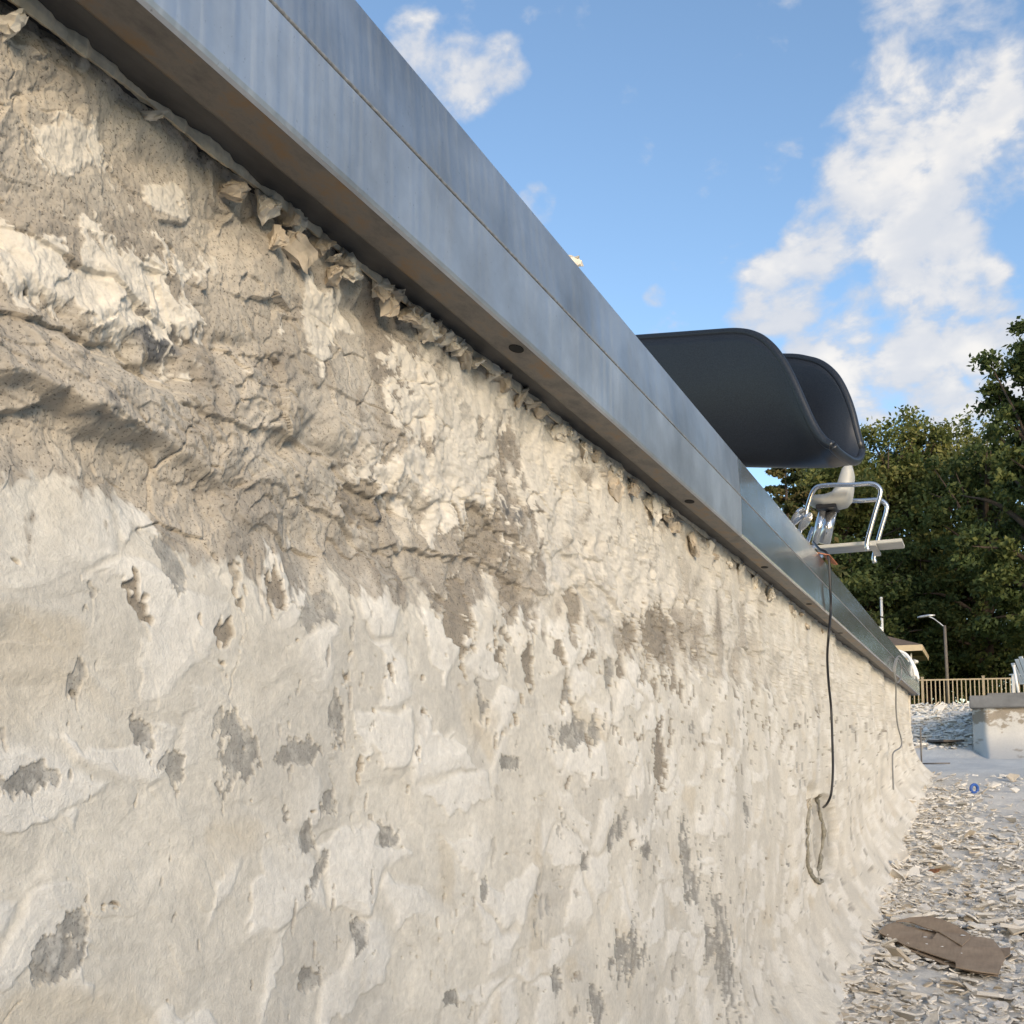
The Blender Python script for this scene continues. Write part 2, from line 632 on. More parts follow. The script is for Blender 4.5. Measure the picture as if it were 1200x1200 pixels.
def build_floor():
    ys = np.concatenate([np.linspace(-7, 4, 40), np.linspace(4.05, 22, 300), np.linspace(22.1, 38.2, 80)])
    xs = np.concatenate([np.linspace(-14, -1.6, 40), np.linspace(-1.58, 3, 150), np.linspace(3.1, 13, 50)])
    X, Y = np.meshgrid(xs, ys)
    Z = floor_z(X, Y)
    rough = 0.35 + 0.65 * sstep(Y, 18, 14) + 0.8 * sstep(Y, 27, 30) * sstep(X, -0.4, -0.8)
    Z = Z + rough * (0.022 * fbm(X * 4, Y * 4, 3, 4) + 0.02 * fbm(X * 13, Y * 13, 5, 3)) + 0.03 * fbm(X * .7, Y * .7, 9, 2)
    Z = Z + sstep(X, 12.3, 12.7) * (DECK - Z - 0.02) + sstep(Y, -6.3, -6.7) * np.clip(DECK - Z - 0.02, 0, 9)
    Z = np.where(X < -12.5, np.maximum(Z, Z + sstep(X, -12.6, -13) * (DECK - Z)), Z)
    n = fbm(X * 1.3, Y * .6, 21, 4)
    g = fbm(X * 6, Y * 3, 33, 4)
    c = np.empty(X.shape + (4,), np.float32)
    k = np.clip(0.5 + n * 0.9 + g * 0.5, 0, 1)
    for i, (a, b2) in enumerate(((0.56, 0.74), (0.54, 0.70), (0.50, 0.63))):
        c[..., i] = a + (b2 - a) * k
    c[..., 3] = 0
    structure(grid_mesh('pool_floor', X, Y, Z, M['rubble'], c))
    mb = MB()

    def rect(x0, x1, y0, y1, z, t):
        mb.box(((x0 + x1) / 2, (y0 + y1) / 2, z - t / 2), (x1 - x0, y1 - y0, t))
    rect(-22, -1.42, -20, WALL_END - 0.06, DECK, 0.25)
    rect(12.6, 26, -20, 38.1, DECK, 0.25)
    rect(-1.415, 12.595, -20, -6.55, DECK, 0.25)
    rect(-22, -12.9, WALL_END - 0.055, 38.1, DECK, 0.25)
    rect(-0.15, 12.595, 27.75, 38.1, DECK, 0.25)
    structure(mb.build('pool_deck', M['deck']))
    mb = MB()
    G = DECK + 0.28
    for (x0, x1, y0, y1) in ((-2500, 2500, 38.45, 4000), (-2500, -22.01, -1500, 38.44), (26.01, 2500, -1500, 38.44), (-22.0, 26.0, -1500, -20.01)):
        mb.add([(x0, y0, G), (x1, y0, G), (x1, y1, G), (x0, y1, G)], [(0, 1, 2, 3)])
    structure(mb.build('ground', M['grass'], None, 0, False))
    mb = MB()
    mb.box((2, 38.27, G - 0.2), (48, 0.3, 0.52))
    structure(mb.build('kerb', M['grey_coping'], None, 0.02))


build_floor()

# ------------------------------------------------------------------ the near pool wall
XG = -1.05                                        # front face of the steel gutter
ZF, ZS, ZT = EYE + 1.071, EYE + 1.268, EYE + 1.475    # gutter: lower fold, seam, top
XW_TOP, XW_LOW = -1.214, -1.182


def blob(PX, PY, cx, cy, rx, ry, ang=0.0):
    a = math.radians(ang)
    dx, dy = PX - cx, PY - cy
    u = (dx * math.cos(a) + dy * math.sin(a)) / rx
    v = (-dx * math.sin(a) + dy * math.cos(a)) / ry
    return np.exp(-(u * u + v * v) * 0.7)


def wall_field(Y, Zr):
    """outward offset and colour of the wall at (Y along, Zr above the eye)"""
    PX, PY = project(np.full(Y.shape, -1.16), Y, Zr + EYE)
    wx, wy = fbm(Y * 5, Zr * 5, 101, 3) * 0.08, fbm(Y * 5, Zr * 5, 103, 3) * 0.08
    a, b = Y + wx, Zr + wy
    # --- boundary between the broken band and the plaster below
    zb = 0.375 + 0.05 * gnoise(Y * 0.9, Y * 0 + 0.3, 5) + 0.13 * fbm(Y * 4, Zr * 3, 7, 4)
    up = sstep(Zr, zb - 0.09, zb + 0.14)
    upc_ = sstep(Zr + 0.16 * fbm(Y * 14, Zr * 9, 8, 4, .6), zb - 0.01, zb + 0.015)
    # --- long undulation of the wall, vertical ribs further down the pool
    und = 0.030 * gnoise(Y * 0.55 + 0.3, Zr * 0.25, 11) + (0.030 * gnoise(Y * 1.1, Zr * 0.25, 12) + 0.006 * gnoise(Y * 3.1, Zr * 0.5, 13)) * sstep(Y, 2.5, 6)
    # --- lower plaster: chiselled scallops
    f1, f2, tl, cid = worley(a * 3.0 + Zr * 1.2, b * 5.6 - Y * 1.3, 41)
    _, e2, tl2, _ = worley(a * 9 + Zr * 2, b * 13, 43)
    fac = sstep(fbm(Y * 1.7, Zr * 1.7, 45, 2), -0.40, 0.10)
    chip = sstep(tl * 1.3 + 0.6 * fbm(a * 4, b * 6, 46, 5, .6), 0.0, 0.06) * sstep(f2 - f1, 0.01, 0.14) * fac
    low = 0.0030 * chip + 0.008 * tl * fac * sstep(f2 - f1, 0, .35) + 0.0012 * tl2 + 0.013 * fbm(a * 2.6, b * 3.4, 47, 4, 0.45) + 0.004 * (ridged(a * 3.1 + 1.2 * Zr, b * 5.0, 48, 3) - .5) + 0.0010 * fbm(Y * 45, Zr * 45, 49, 3)
    # --- upper band: crumbling concrete with ledges
    q = fbm(a * 2.2, b * 2.6, 51, 5)
    upp = 0.026 * q + (0.004 + 0.014 * sstep(Zr, .84, .66)) * (ridged(a * 4.5, b * 6, 53, 3) - 0.4) + (0.003 + 0.006 * sstep(Zr, .84, .66)) * fbm(a * 16, b * 19, 55, 4) + 0.03 * sstep(Zr, .93, 1.02) * fbm(a * 9, b * 7, 56, 3) + 0.0045 * fbm(Y * 55, Zr * 55, 57, 3, 0.6)
    f1u, f2u, tlu, cidu = worley(a * 8, b * 10, 59)
    _, _, tlv, _ = worley(a * 24 + 3, b * 27, 58)
    crum = sstep(fbm(Y * 2.4, Zr * 2.4, 60, 3), -.12, .22)
    upp = upp + 0.015 * tlu * (0.35 + .65 * crum) + 0.0065 * tlv * (0.15 + .85 * crum)
    edge = sstep(f2u - f1u, 0.035, 0.0) * sstep(fbm(Y * 3, Zr * 3, 62, 3), 0.08, 0.2)
    upp = upp - 0.010 * edge
    # strata: stick out downwards and break off
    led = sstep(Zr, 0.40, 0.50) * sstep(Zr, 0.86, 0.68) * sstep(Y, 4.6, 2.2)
    s = Zr * 7.5 - Y * 0.35 + 1.25 * fbm(Y * 1.6, Zr * 1.4, 61, 3) + 0.35 * fbm(Y * 9, Zr * 6, 63, 3)
    fr = s - np.floor(s)
    amp = np.clip(0.55 + 0.9 * fbm(Y * 2.5, np.floor(s) * 3.7 + Zr * 0.3, 65, 2), 0.0, 1.2)
    upp = upp + led * amp * (0.024 * (1 - fr) * sstep(fr, 0, 0.03))
    s2 = Zr * 26 + Y * 1.4 + 2.6 * fbm(Y * 6, Zr * 6, 67, 4)
    fr2 = s2 - np.floor(s2)
    upp = upp + led * (0.4 + 0.6 * sstep(fbm(Y * 3, Zr * 3, 69, 2), -0.1, 0.25)) * 0.005 * (1 - fr2) * sstep(fr2, 0, 0.10)
    # big ledge and the scoop under it near the camera
    ledge = blob(PX, PY, 90, 440, 190, 55, 26)
    cutl = 430 + (PX - 20) * 0.44 + 14 * fbm(Y * 7, Zr * 5, 71, 3) * 2
    upp = upp + 0.032 * ledge * sstep(PY, cutl + 16, cutl - 3)
    upp = upp - 0.026 * blob(PX, PY, 150, 545, 170, 48, 24) * sstep(PY, cutl - 3, cutl + 22)
    upp = upp - 0.025 * blob(PX, PY, 450, 620, 90, 40, 30)
    for (cx, cy, rx, ry, an, dp) in ((120, 378, 75, 16, 30, .03), (205, 425, 45, 14, 25, .035), (300, 400, 60, 12, 15, .02), (390, 520, 60, 14, 15, .03), (330, 240, 30, 50, 60, .03), (500, 590, 60, 22, 40, .03), (20, 240, 40, 40, 0, .03), (470, 360, 30, 20, 40, .03), (700, 640, 30, 14, 40, .02)):
        upp = upp - dp * blob(PX, PY + 10 * fbm(Y * 8, Zr * 8, 73, 3) * 4, cx, cy, rx, ry, an)
    # --- plaster skin remnants in the upper band, pits in the plaster close below it
    nb = fbm(a * 6, b * 5, 81, 5, 0.6)
    rem = sstep(nb + 0.25 * fbm(Y * 30, Zr * 18, 83, 3) + 0.26 * sstep(Y, 2.6, 6.5), 0.33, 0.37)
    extra = 0
    for (cx, cy, rx, ry, an) in ((130, 165, 42, 30, 30), (235, 225, 18, 34, -40), (410, 362, 26, 42, 0), (515, 470, 30, 60, -10), (560, 560, 50, 80, -20), (600, 470, 30, 30, 0), (660, 560, 28, 80, 0), (490, 545, 40, 30, 0), (720, 620, 26, 60, 0), (760, 680, 40, 60, 0), (180, 330, 90, 50, 30), (60, 290, 60, 50, 0)):
        extra = np.maximum(extra, blob(PX, PY, cx, cy, rx, ry, an))
    rem = np.maximum(rem * 0.8, sstep(extra + 1.2 * fbm(a * 14, b * 11, 85, 5, 0.66), 0.52, 0.57)) * up
    depth = zb - Zr
    pit_th = 0.27 + 0.30 * np.clip(depth, 0, 0.6) / 0.6 - 0.10 * sstep(Y, 1.7, 3.2) * (1 - .4 * sstep(Y, 6, 9))
    pit = sstep(fbm(a * 9, b * 8, 87, 4, 0.55) + 0.3 * fbm(Y * 40, Zr * 30, 88, 2), pit_th, pit_th + 0.05) * (1 - up)
    for (cx, cy, rx, ry) in ((555, 720, 16, 46), (590, 625, 22, 36), (685, 715, 9, 24), (620, 690, 10, 30), (785, 745, 20, 34), (750, 740, 10, 18), (455, 590, 28, 30), (630, 780, 6, 30), (780, 890, 7, 40), (340, 700, 14, 22)):
        pit = np.maximum(pit, sstep(blob(PX, PY, cx, cy, rx, ry) + 1.1 * fbm(a * 16, b * 12, 89, 5, .65), 0.5, 0.56))
    # --- grey scrapes where the finish coat is gone
    gp = sstep(fbm(a * 4.2 + 7, b * 3.4, 91, 5, 0.55) + 0.4 * fbm(Y * 35, Zr * 14, 93, 3), 0.47, 0.50) * (1 - up)
    ex = 0
    for (cx, cy, rx, ry, an) in ((297, 882, 20, 38, 18), (285, 850, 26, 12, 60), (215, 893, 16, 24, 0), (175, 860, 12, 20, -30), (365, 884, 32, 16, -15), (75, 1125, 20, 52, 24), (22, 922, 48, 20, -15), (78, 912, 6, 12, 0),
                                 (215, 655, 15, 32, -28), (390, 712, 26, 22, 0), (405, 830, 10, 26, 0), (385, 1025, 9, 24, 25), (375, 1147, 12, 14, 0), (432, 1096, 8, 22, 0), (470, 978, 11, 14, 0), (372, 985, 8, 26, 0), (395, 942, 8, 16, 0), (300, 1155, 10, 14, 0),
                                 (740, 1118, 20, 26, 15), (685, 860, 24, 16, -10), (605, 893, 13, 8, 0), (728, 972, 8, 24, 25), (760, 995, 8, 12, 0), (690, 1010, 5, 12, 0), (812, 1010, 6, 50, -4), (820, 1040, 6, 20, 0), (850, 1120, 9, 70, -6), (835, 1110, 4, 30, 0), (705, 1180, 10, 22, 0), (720, 790, 6, 20, 0), (880, 950, 3, 18, 0), (660, 1150, 6, 16, 0), (540, 1170, 7, 9, 0), (578, 1045, 4, 12, 0)):
        ex = np.maximum(ex, blob(PX, PY, cx, cy, rx, ry, an))
    gp = np.maximum(gp, sstep(ex + 1.25 * fbm(Y * 17, Zr * 11, 95, 5, 0.68), 0.52, 0.57))
    gp = gp * (1 - up)
    # --- small flecks where the coat has popped off
    fl = sstep(fbm(Y * 30, Zr * 12, 141, 4, .62), 0.33, 0.38) * sstep(fbm(a * 2, b * 2, 143, 3), -0.05, 0.25) * (1 - up)
    fl = np.maximum(fl, sstep(fbm(Y * 10, Zr * 6, 145, 4, .6), 0.34, 0.38) * sstep(Y, 1.6, 3.5) * (1 - up))
    # --- cracks
    cr = np.abs(fbm(a * 2.3, b * 2.3, 97, 4)) / 0.0035
    crack = np.clip(1 - cr, 0, 1) * sstep(gnoise(Y * 4.4, Zr * 4.4, 98), 0.34, 0.42)
    # --- cove at the foot, recess under the gutter, light niche
    zfl = floor_z(np.full(Y.shape, -1.0), Y) - EYE
    t = np.clip((Zr - zfl) / 0.75, 0, 1)
    cove = (0.34 + 0.10 * gnoise(Y * 1.1, Zr * .3, 130)) * (1 - t) ** 2.6 + 0.030 * (1 - t) * fbm(Y * 1.1, Zr * .8, 131, 3)
    nu, nv = (PX - 971) / 13.0, (PY - 982) / 54.0
    nr = np.sqrt(nu ** 2 + nv ** 2) + 0.10 * fbm(Y * 3, Zr * 9, 99, 3)
    niche = sstep(nr, 1.02, 0.90)
    ring = np.exp(-((nr - 0.97) / 0.10) ** 2)
    hole = blob(PX, PY, 958, 934, 4.0, 11)
    X = XW_LOW + (XW_TOP - XW_LOW) * up + und
    X = X + low * (1 - up) + upp * up + 0.0025 * rem - 0.009 * pit - 0.0035 * gp - 0.006 * crack - 0.004 * fl
    X = X + cove - 0.05 * niche - 0.15 * hole
    X = np.minimum(X, XG - 0.12 + 3 * np.clip(1.0 - Zr, 0, 1))
    X = np.maximum(X, -1.36)
    # --- colours
    def C(r, g, bb):
        return np.array((r, g, bb), np.float32)
    vv = np.clip(0.5 + 0.9 * fbm(a * 1.6, b * 2.2, 111, 4), 0, 1)[..., None]
    fine = np.clip(0.5 + 1.0 * fbm(Y * 11, Zr * 9, 113, 4), 0, 1)[..., None]
    plaster = C(.645, .595, .505) * (1 - vv) + C(.76, .705, .60) * vv
    plaster = plaster * (0.90 + 0.16 * fine)
    ch_ = (chip * 0.8)[..., None]
    plaster = plaster * (1 - ch_) + C(.82, .775, .69) * (.95 + .08 * fine) * ch_
    sandm = (sstep(fbm(a * 2.8, b * 3.2, 115, 4), 0.05, 0.25) * 0.5)[..., None] * (1 - ch_)
    plaster = plaster * (1 - sandm) + C(.55, .515, .45) * sandm
    yel = (sstep(fbm(a * 3.5, b * 4, 117, 3), 0.2, 0.45) * 0.35)[..., None]
    plaster = plaster * (1 - yel) + C(.58, .48, .33) * yel
    vq = np.clip(0.5 + 1.5 * fbm(a * 3.2, b * 3.6, 121, 5, 0.6), 0, 1)[..., None]
    conc = C(.29, .255, .21) * (1 - vq) + C(.52, .46, .375) * vq
    pale = sstep(fbm(a * 3 + 3, b * 3, 123, 4), 0.02, 0.30)[..., None]
    conc = conc * (1 - .5 * pale) + C(.60, .545, .455) * .5 * pale
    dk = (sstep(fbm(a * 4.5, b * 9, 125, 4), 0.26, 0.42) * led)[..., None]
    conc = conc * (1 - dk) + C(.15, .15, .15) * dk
    patchy = sstep(fbm(a * 3.2, b * 2.6, 118, 5, .62) + 0.10 * sstep(Y, 2, 5), -0.04, 0.08) * sstep(Y, 1.2, 2.6)
    upc = (upc_ * (1 - 0.65 * patchy) * (1 - 0.7 * sstep(Y + 1.5 * fbm(Y * 3, Zr * 3, 119, 3), 4.5, 7.5)))[..., None]
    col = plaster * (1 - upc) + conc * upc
    r_ = np.clip(rem, 0, 1)[..., None]
    col = col * (1 - r_) + C(.72, .66, .56) * (0.85 + .2 * fine) * r_
    p_ = pit[..., None]
    col = col * (1 - p_) + (C(.27, .235, .19) * (1 - vq) + C(.37, .32, .25) * vq) * p_
    f_ = (fl * .85)[..., None]
    col = col * (1 - f_) + (C(.34, .325, .30) * (1 - vv) + C(.40, .34, .26) * vv) * f_
    g_ = (gp * (0.45 + 0.42 * sstep(fbm(Y * 26, Zr * 22, 151, 4, .65), -.25, .05)))[..., None]
    col = col * (1 - g_) + C(.30, .283, .25) * (0.75 + .5 * fine) * g_
    n_ = (niche * (0.25 + 0.5 * vq[..., 0]))[..., None]
    col = col * (1 - n_) + C(.34, .315, .265) * n_
    tone = np.empty(Y.shape + (4,), np.float32)
    tone[..., :3] = col
    tone[..., 3] = np.clip(upc[..., 0] * (1 - rem) + pit + 0.6 * gp, 0, 1)
    return X, tone


def build_wall():
    s = np.linspace(1 / 0.80, 1 / WALL_END, 980)
    ys = np.concatenate([np.linspace(-6.6, 0.76, 90), 1 / s])
    rows = 830
    v = np.linspace(0, 1, rows) ** 1.0
    ztop = 1.10
    zbot = np.where(ys < 0.5, -1.9, np.minimum(-0.45 - 0.19 * (ys - 0.9), -0.45))
    fl = floor_z(np.full(ys.shape, -0.9), ys) - EYE - 0.06
    zbot = np.where(ys < 0.5, fl, np.maximum(zbot - 0.1, fl))
    Zr = ztop + (zbot - ztop)[None, :] * v[:, None]
    Y = np.repeat(ys[None, :], rows, 0)
    X, tone = wall_field(Y, Zr)
    # close the corner: the last columns turn away from the pool
    o = grid_mesh('pool_wall', X, Y, Zr + EYE, M['wall'], tone)
    tag(o, 'long flaking white plaster pool wall with crumbling concrete band under steel gutter', 'wall')
    mb = MB()
    mb.box((-7.5, WALL_END - 0.12, EYE - 0.2), (12.6, 0.2, 2.5))
    mb.build('return_wall', M['chunk_pale'], o)
    return o, X[:, -1]


WALL, _ = build_wall()


def wall_x(y, zr):
    X, _ = wall_field(np.array([[y]], float), np.array([[zr]], float))
    return float(X[0, 0])


# broken mortar pieces wedged under the gutter and the sealant line
def chunk_mesh(name, rx, ry, rz, seed, mat, rough=0.32):
    rr = random.Random(seed)
    bm = bmesh.new()
    for i in range(10):
        a, h = rr.uniform(0, 6.283), rr.uniform(-1, 1)
        k = math.sqrt(1 - h * h) ** 0.6 * rr.uniform(0.6, 1.0)
        bm.verts.new((rx * math.cos(a) * k, ry * math.sin(a) * k, rz * h))
    res = bmesh.ops.convex_hull(bm, input=bm.verts)
    bmesh.ops.delete(bm, geom=[g for g in res['geom_interior'] if isinstance(g, bmesh.types.BMVert)], context='VERTS')
    if rough:
        bmesh.ops.subdivide_edges(bm, edges=bm.edges[:], cuts=3, use_grid_fill=True)
        for v in bm.verts:
            v.co += Vector((rr.gauss(0, rx), rr.gauss(0, ry), rr.gauss(0, rz))) * rough * 0.22
    me = bpy.data.meshes.new(name)
    bm.to_mesh(me)
    bm.free()
    me.materials.append(mat)
    return me


CH = [(312, 238, 15, 30, 5, 1), (276, 224, 14, 20, 25, 0), (352, 292, 22, 26, 20, 0), (322, 280, 10, 22, 0, 0), (410, 316, 20, 22, -15, 1), (393, 322, 12, 16, 0, 0), (455, 358, 14, 16, 30, 0), (478, 372, 14, 17, 10, 0),
      (500, 388, 14, 14, 30, 1), (520, 398, 10, 16, 0, 1), (545, 418, 14, 12, 35, 0), (590, 440, 15, 12, 30, 1), (612, 458, 14, 10, 20, 1), (655, 512, 9, 24, 5, 1), (682, 532, 10, 18, -10, 1), (718, 572, 13, 18, 15, 0), (700, 548, 8, 10, 0, 1),
      (766, 592, 8, 22, 3, 1), (742, 578, 9, 12, 20, 0), (812, 638, 11, 17, 10, 0), (790, 618, 6, 12, 0, 0), (852, 662, 6, 11, 0, 1), (868, 668, 6, 14, 10, 1), (884, 680, 5, 12, 0, 1), (835, 650, 6, 8, 0, 0), (905, 700, 4, 9, 0, 1), (180, 132, 8, 9, 20, 1), (8, 28, 20, 26, 20, 1),
      (345, 242, 9, 7, 0, 1), (930, 720, 4, 7, 0, 1), (945, 735, 3, 6, 0, 0)]
rc = random.Random(31)
for k in range(46):
    t = rc.random() ** 0.8
    px = 330 + 640 * t
    py = float(np.interp(px, [300, 600, 850, 960], [218, 452, 652, 738])) + rc.uniform(2, 16) * (1.1 - t)
    CH.append((px, py, rc.uniform(6, 13) * (1.15 - .75 * t), rc.uniform(7, 20) * (1.1 - .6 * t), rc.uniform(-25, 40), rc.random() < .5))
for i, (px, py, rw, rh, an, pale) in enumerate(CH):
    p = on_x(px, py, -1.210 if px > 330 else -1.214)
    dist = p.y * CF[1] + p.x * CF[0] + (p.z - EYE) * CF[2]
    jac = abs(project(np.array([p.x]), np.array([p.y + 0.01]), np.array([p.z]))[0][0] - px) / 0.01
    me = chunk_mesh('mortar_chunk', 0.035, min(rw / jac * .8, 0.09), rh * dist / FPX * .85, 100 + i, M['chunk_pale'] if pale else M['chunk'])
    o = bpy.data.objects.new('mortar_chunk', me)
    o.location = p
    o.rotation_euler = (math.radians(-an), random.uniform(-.3, .3), random.uniform(-.3, .3))
    link(o, WALL)

ys = 1 / np.linspace(1 / 0.6, 1 / 9.0, 420)
mbs = MB()
vs, fs = [], []
for i, y in enumerate(ys):
    w1 = float(gnoise(np.array([y * 7.0]), np.array([0.3]), 301)[0])
    w2 = float(gnoise(np.array([y * 23.0]), np.array([0.7]), 303)[0])
    w3 = float(gnoise(np.array([y * 61.0]), np.array([0.1]), 305)[0])
    d = 0.008 + 0.014 * w1 + 0.010 * w2 + 0.006 * w3
    xo = -1.207 + 0.010 * w1 + 0.009 * w2 + 0.004 * w3
    zt = ZF + 0.0095
    for (x, z) in ((xo - 0.016, zt), (xo + 0.003, zt), (xo + 0.003, zt - d * .8), (xo, zt - d - 0.010), (xo - 0.004, zt - d - 0.009), (xo - 0.016, zt - d)):
        vs.append((x, y, z))
for i in range(len(ys) - 1):
    for k in range(5):
        a = i * 6 + k
        fs.append((a, a + 1, a + 7, a + 6))
mbs.add(vs, fs, False)
mbs.build('sealant_bead', M['sealant'], WALL)

# crumbling mortar collar round the old light recess
pts, rr_ = [], []
for k in range(64):
    t = 2 * math.pi * (k + .5) / 64
    if abs(t - 4.7) < 0.35:
        continue
    q = on_x(971 + 12.5 * math.cos(t), 982 + 53 * math.sin(t), -1.1)
    pts.append((t, Vector((wall_x(q.y, q.z - EYE) + 0.012 + random.uniform(-.008, .008), q.y, q.z))))
pts = sorted(pts, key=lambda e: (e[0] - 5.05) % 6.283)
mb = MB()
mb.tube([p for _, p in pts], [random.uniform(.006, .022) for _ in pts], 7)
mb.build('recess_collar', simple_mat('grey brown mortar', (0.26, 0.24, 0.19), 0.95, 0, 0.4, 30, 0.01), WALL)

# ------------------------------------------------------------------ steel gutter
GUT = thing('steel_gutter', 'long stainless steel pool gutter running along top of the plaster wall', 'gutter', (XG, 0, ZF))
joints = [-6.5, -2.0, 4.95, 7.3, 9.5, 11.3, 13.2, 15.2, 17.3, WALL_END]
for k in range(len(joints) - 1):
    y0, y1 = joints[k] + 0.002, joints[k + 1] - 0.002
    mb = MB()
    # lower panel: front face, rounded fold
    prof = [(XG - 0.004, ZS), (XG, ZS - 0.004), (XG, ZF + 0.012), (XG - 0.003, ZF + 0.004), (XG - 0.010, ZF)]
    back = [(x - 0.006, z + (0.006 if z < ZF + 0.01 else 0)) for (x, z) in reversed(prof)]
    pl = [Vector((x, y0, z)) for (x, z) in prof + back]
    mb.prism(pl, (0, y1 - y0, 0))
    mb.build('lower_panel', M['steel'] if k < 2 else M['steel_end'], GUT)
    mb = MB()
    pl = [Vector((x, y0, z)) for (x, z) in ((XG - 0.003, ZS + 0.005), (XG - 0.016, ZT - 0.006), (XG - 0.022, ZT), (XG - 0.34, ZT + 0.004), (XG - 0.34, ZT - 0.004), (XG - 0.026, ZT - 0.006), (XG - 0.010, ZS + 0.005))]
    mb.prism(pl, (0, y1 - y0, 0))
    mb.build('rim_panel', M['steel_up'] if k < 2 else M['steel_end'], GUT)
    mb = MB()
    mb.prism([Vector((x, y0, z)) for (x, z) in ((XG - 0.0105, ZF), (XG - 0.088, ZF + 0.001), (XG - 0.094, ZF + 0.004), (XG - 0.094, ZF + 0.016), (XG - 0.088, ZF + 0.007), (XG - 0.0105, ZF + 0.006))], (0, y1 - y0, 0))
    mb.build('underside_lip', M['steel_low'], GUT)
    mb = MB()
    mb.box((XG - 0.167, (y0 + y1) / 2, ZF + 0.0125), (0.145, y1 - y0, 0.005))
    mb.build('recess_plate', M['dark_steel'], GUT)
# weld bead along the seam
ys = np.concatenate([np.linspace(-6, 0.6, 30), 1 / np.linspace(1 / 0.62, 1 / WALL_END, 700)])
pts = [(XG - 0.0008 + 0.0006 * random.uniform(-1, 1), y, ZS + 0.002 + 0.0005 * random.uniform(-1, 1)) for y in ys]
mb = MB()
mb.tube(pts, 0.0034, 6)
mb.build('weld_seam', M['seam'], GUT)
# drain slots in the fold: flat near-black discs paint the shade inside them
for i, (px, py) in enumerate(((605, 409), (808, 588), (896, 665), (948, 708), (985, 742))):
    p = on_z(px, py, ZF - 0.001)
    mb = MB()
    r = (0.018, 0.009) if i == 0 else (0.020, 0.014)
    n = 18
    vs = [(p.x + r[0] * math.sin(t), p.y + r[0] * 1.6 * math.cos(t), ZF - 0.0012) for t in [2 * math.pi * k / n for k in range(n)]]
    mb.add(vs + [(x, y, z + 0.004) for (x, y, z) in vs], [tuple(range(n))] + [(k, (k + 1) % n, (k + 1) % n + n, k + n) for k in range(n)])
    mb.build('drain_slot', M['dark'], GUT)
# end plate
mb = MB()
mb.box((XG - 0.17, WALL_END + 0.004, (ZF + ZT) / 2), (0.345, 0.006, ZT - ZF + 0.004))
mb.build('end_plate', M['steel'], GUT)

# small things on the rim
mb = MB()
p = on_x(671, 298, XG - 0.05)
o = bpy.data.objects.new('mortar_lump', chunk_mesh('mortar_lump', .03, .05, .03, 5, M['chunk_pale']))
o.location = (p.x, p.y, ZT + 0.026)
link(o)
tag(o, 'small beige mortar lump lying on the steel gutter rim', 'rubble lump')

# ------------------------------------------------------------------ black slide flume


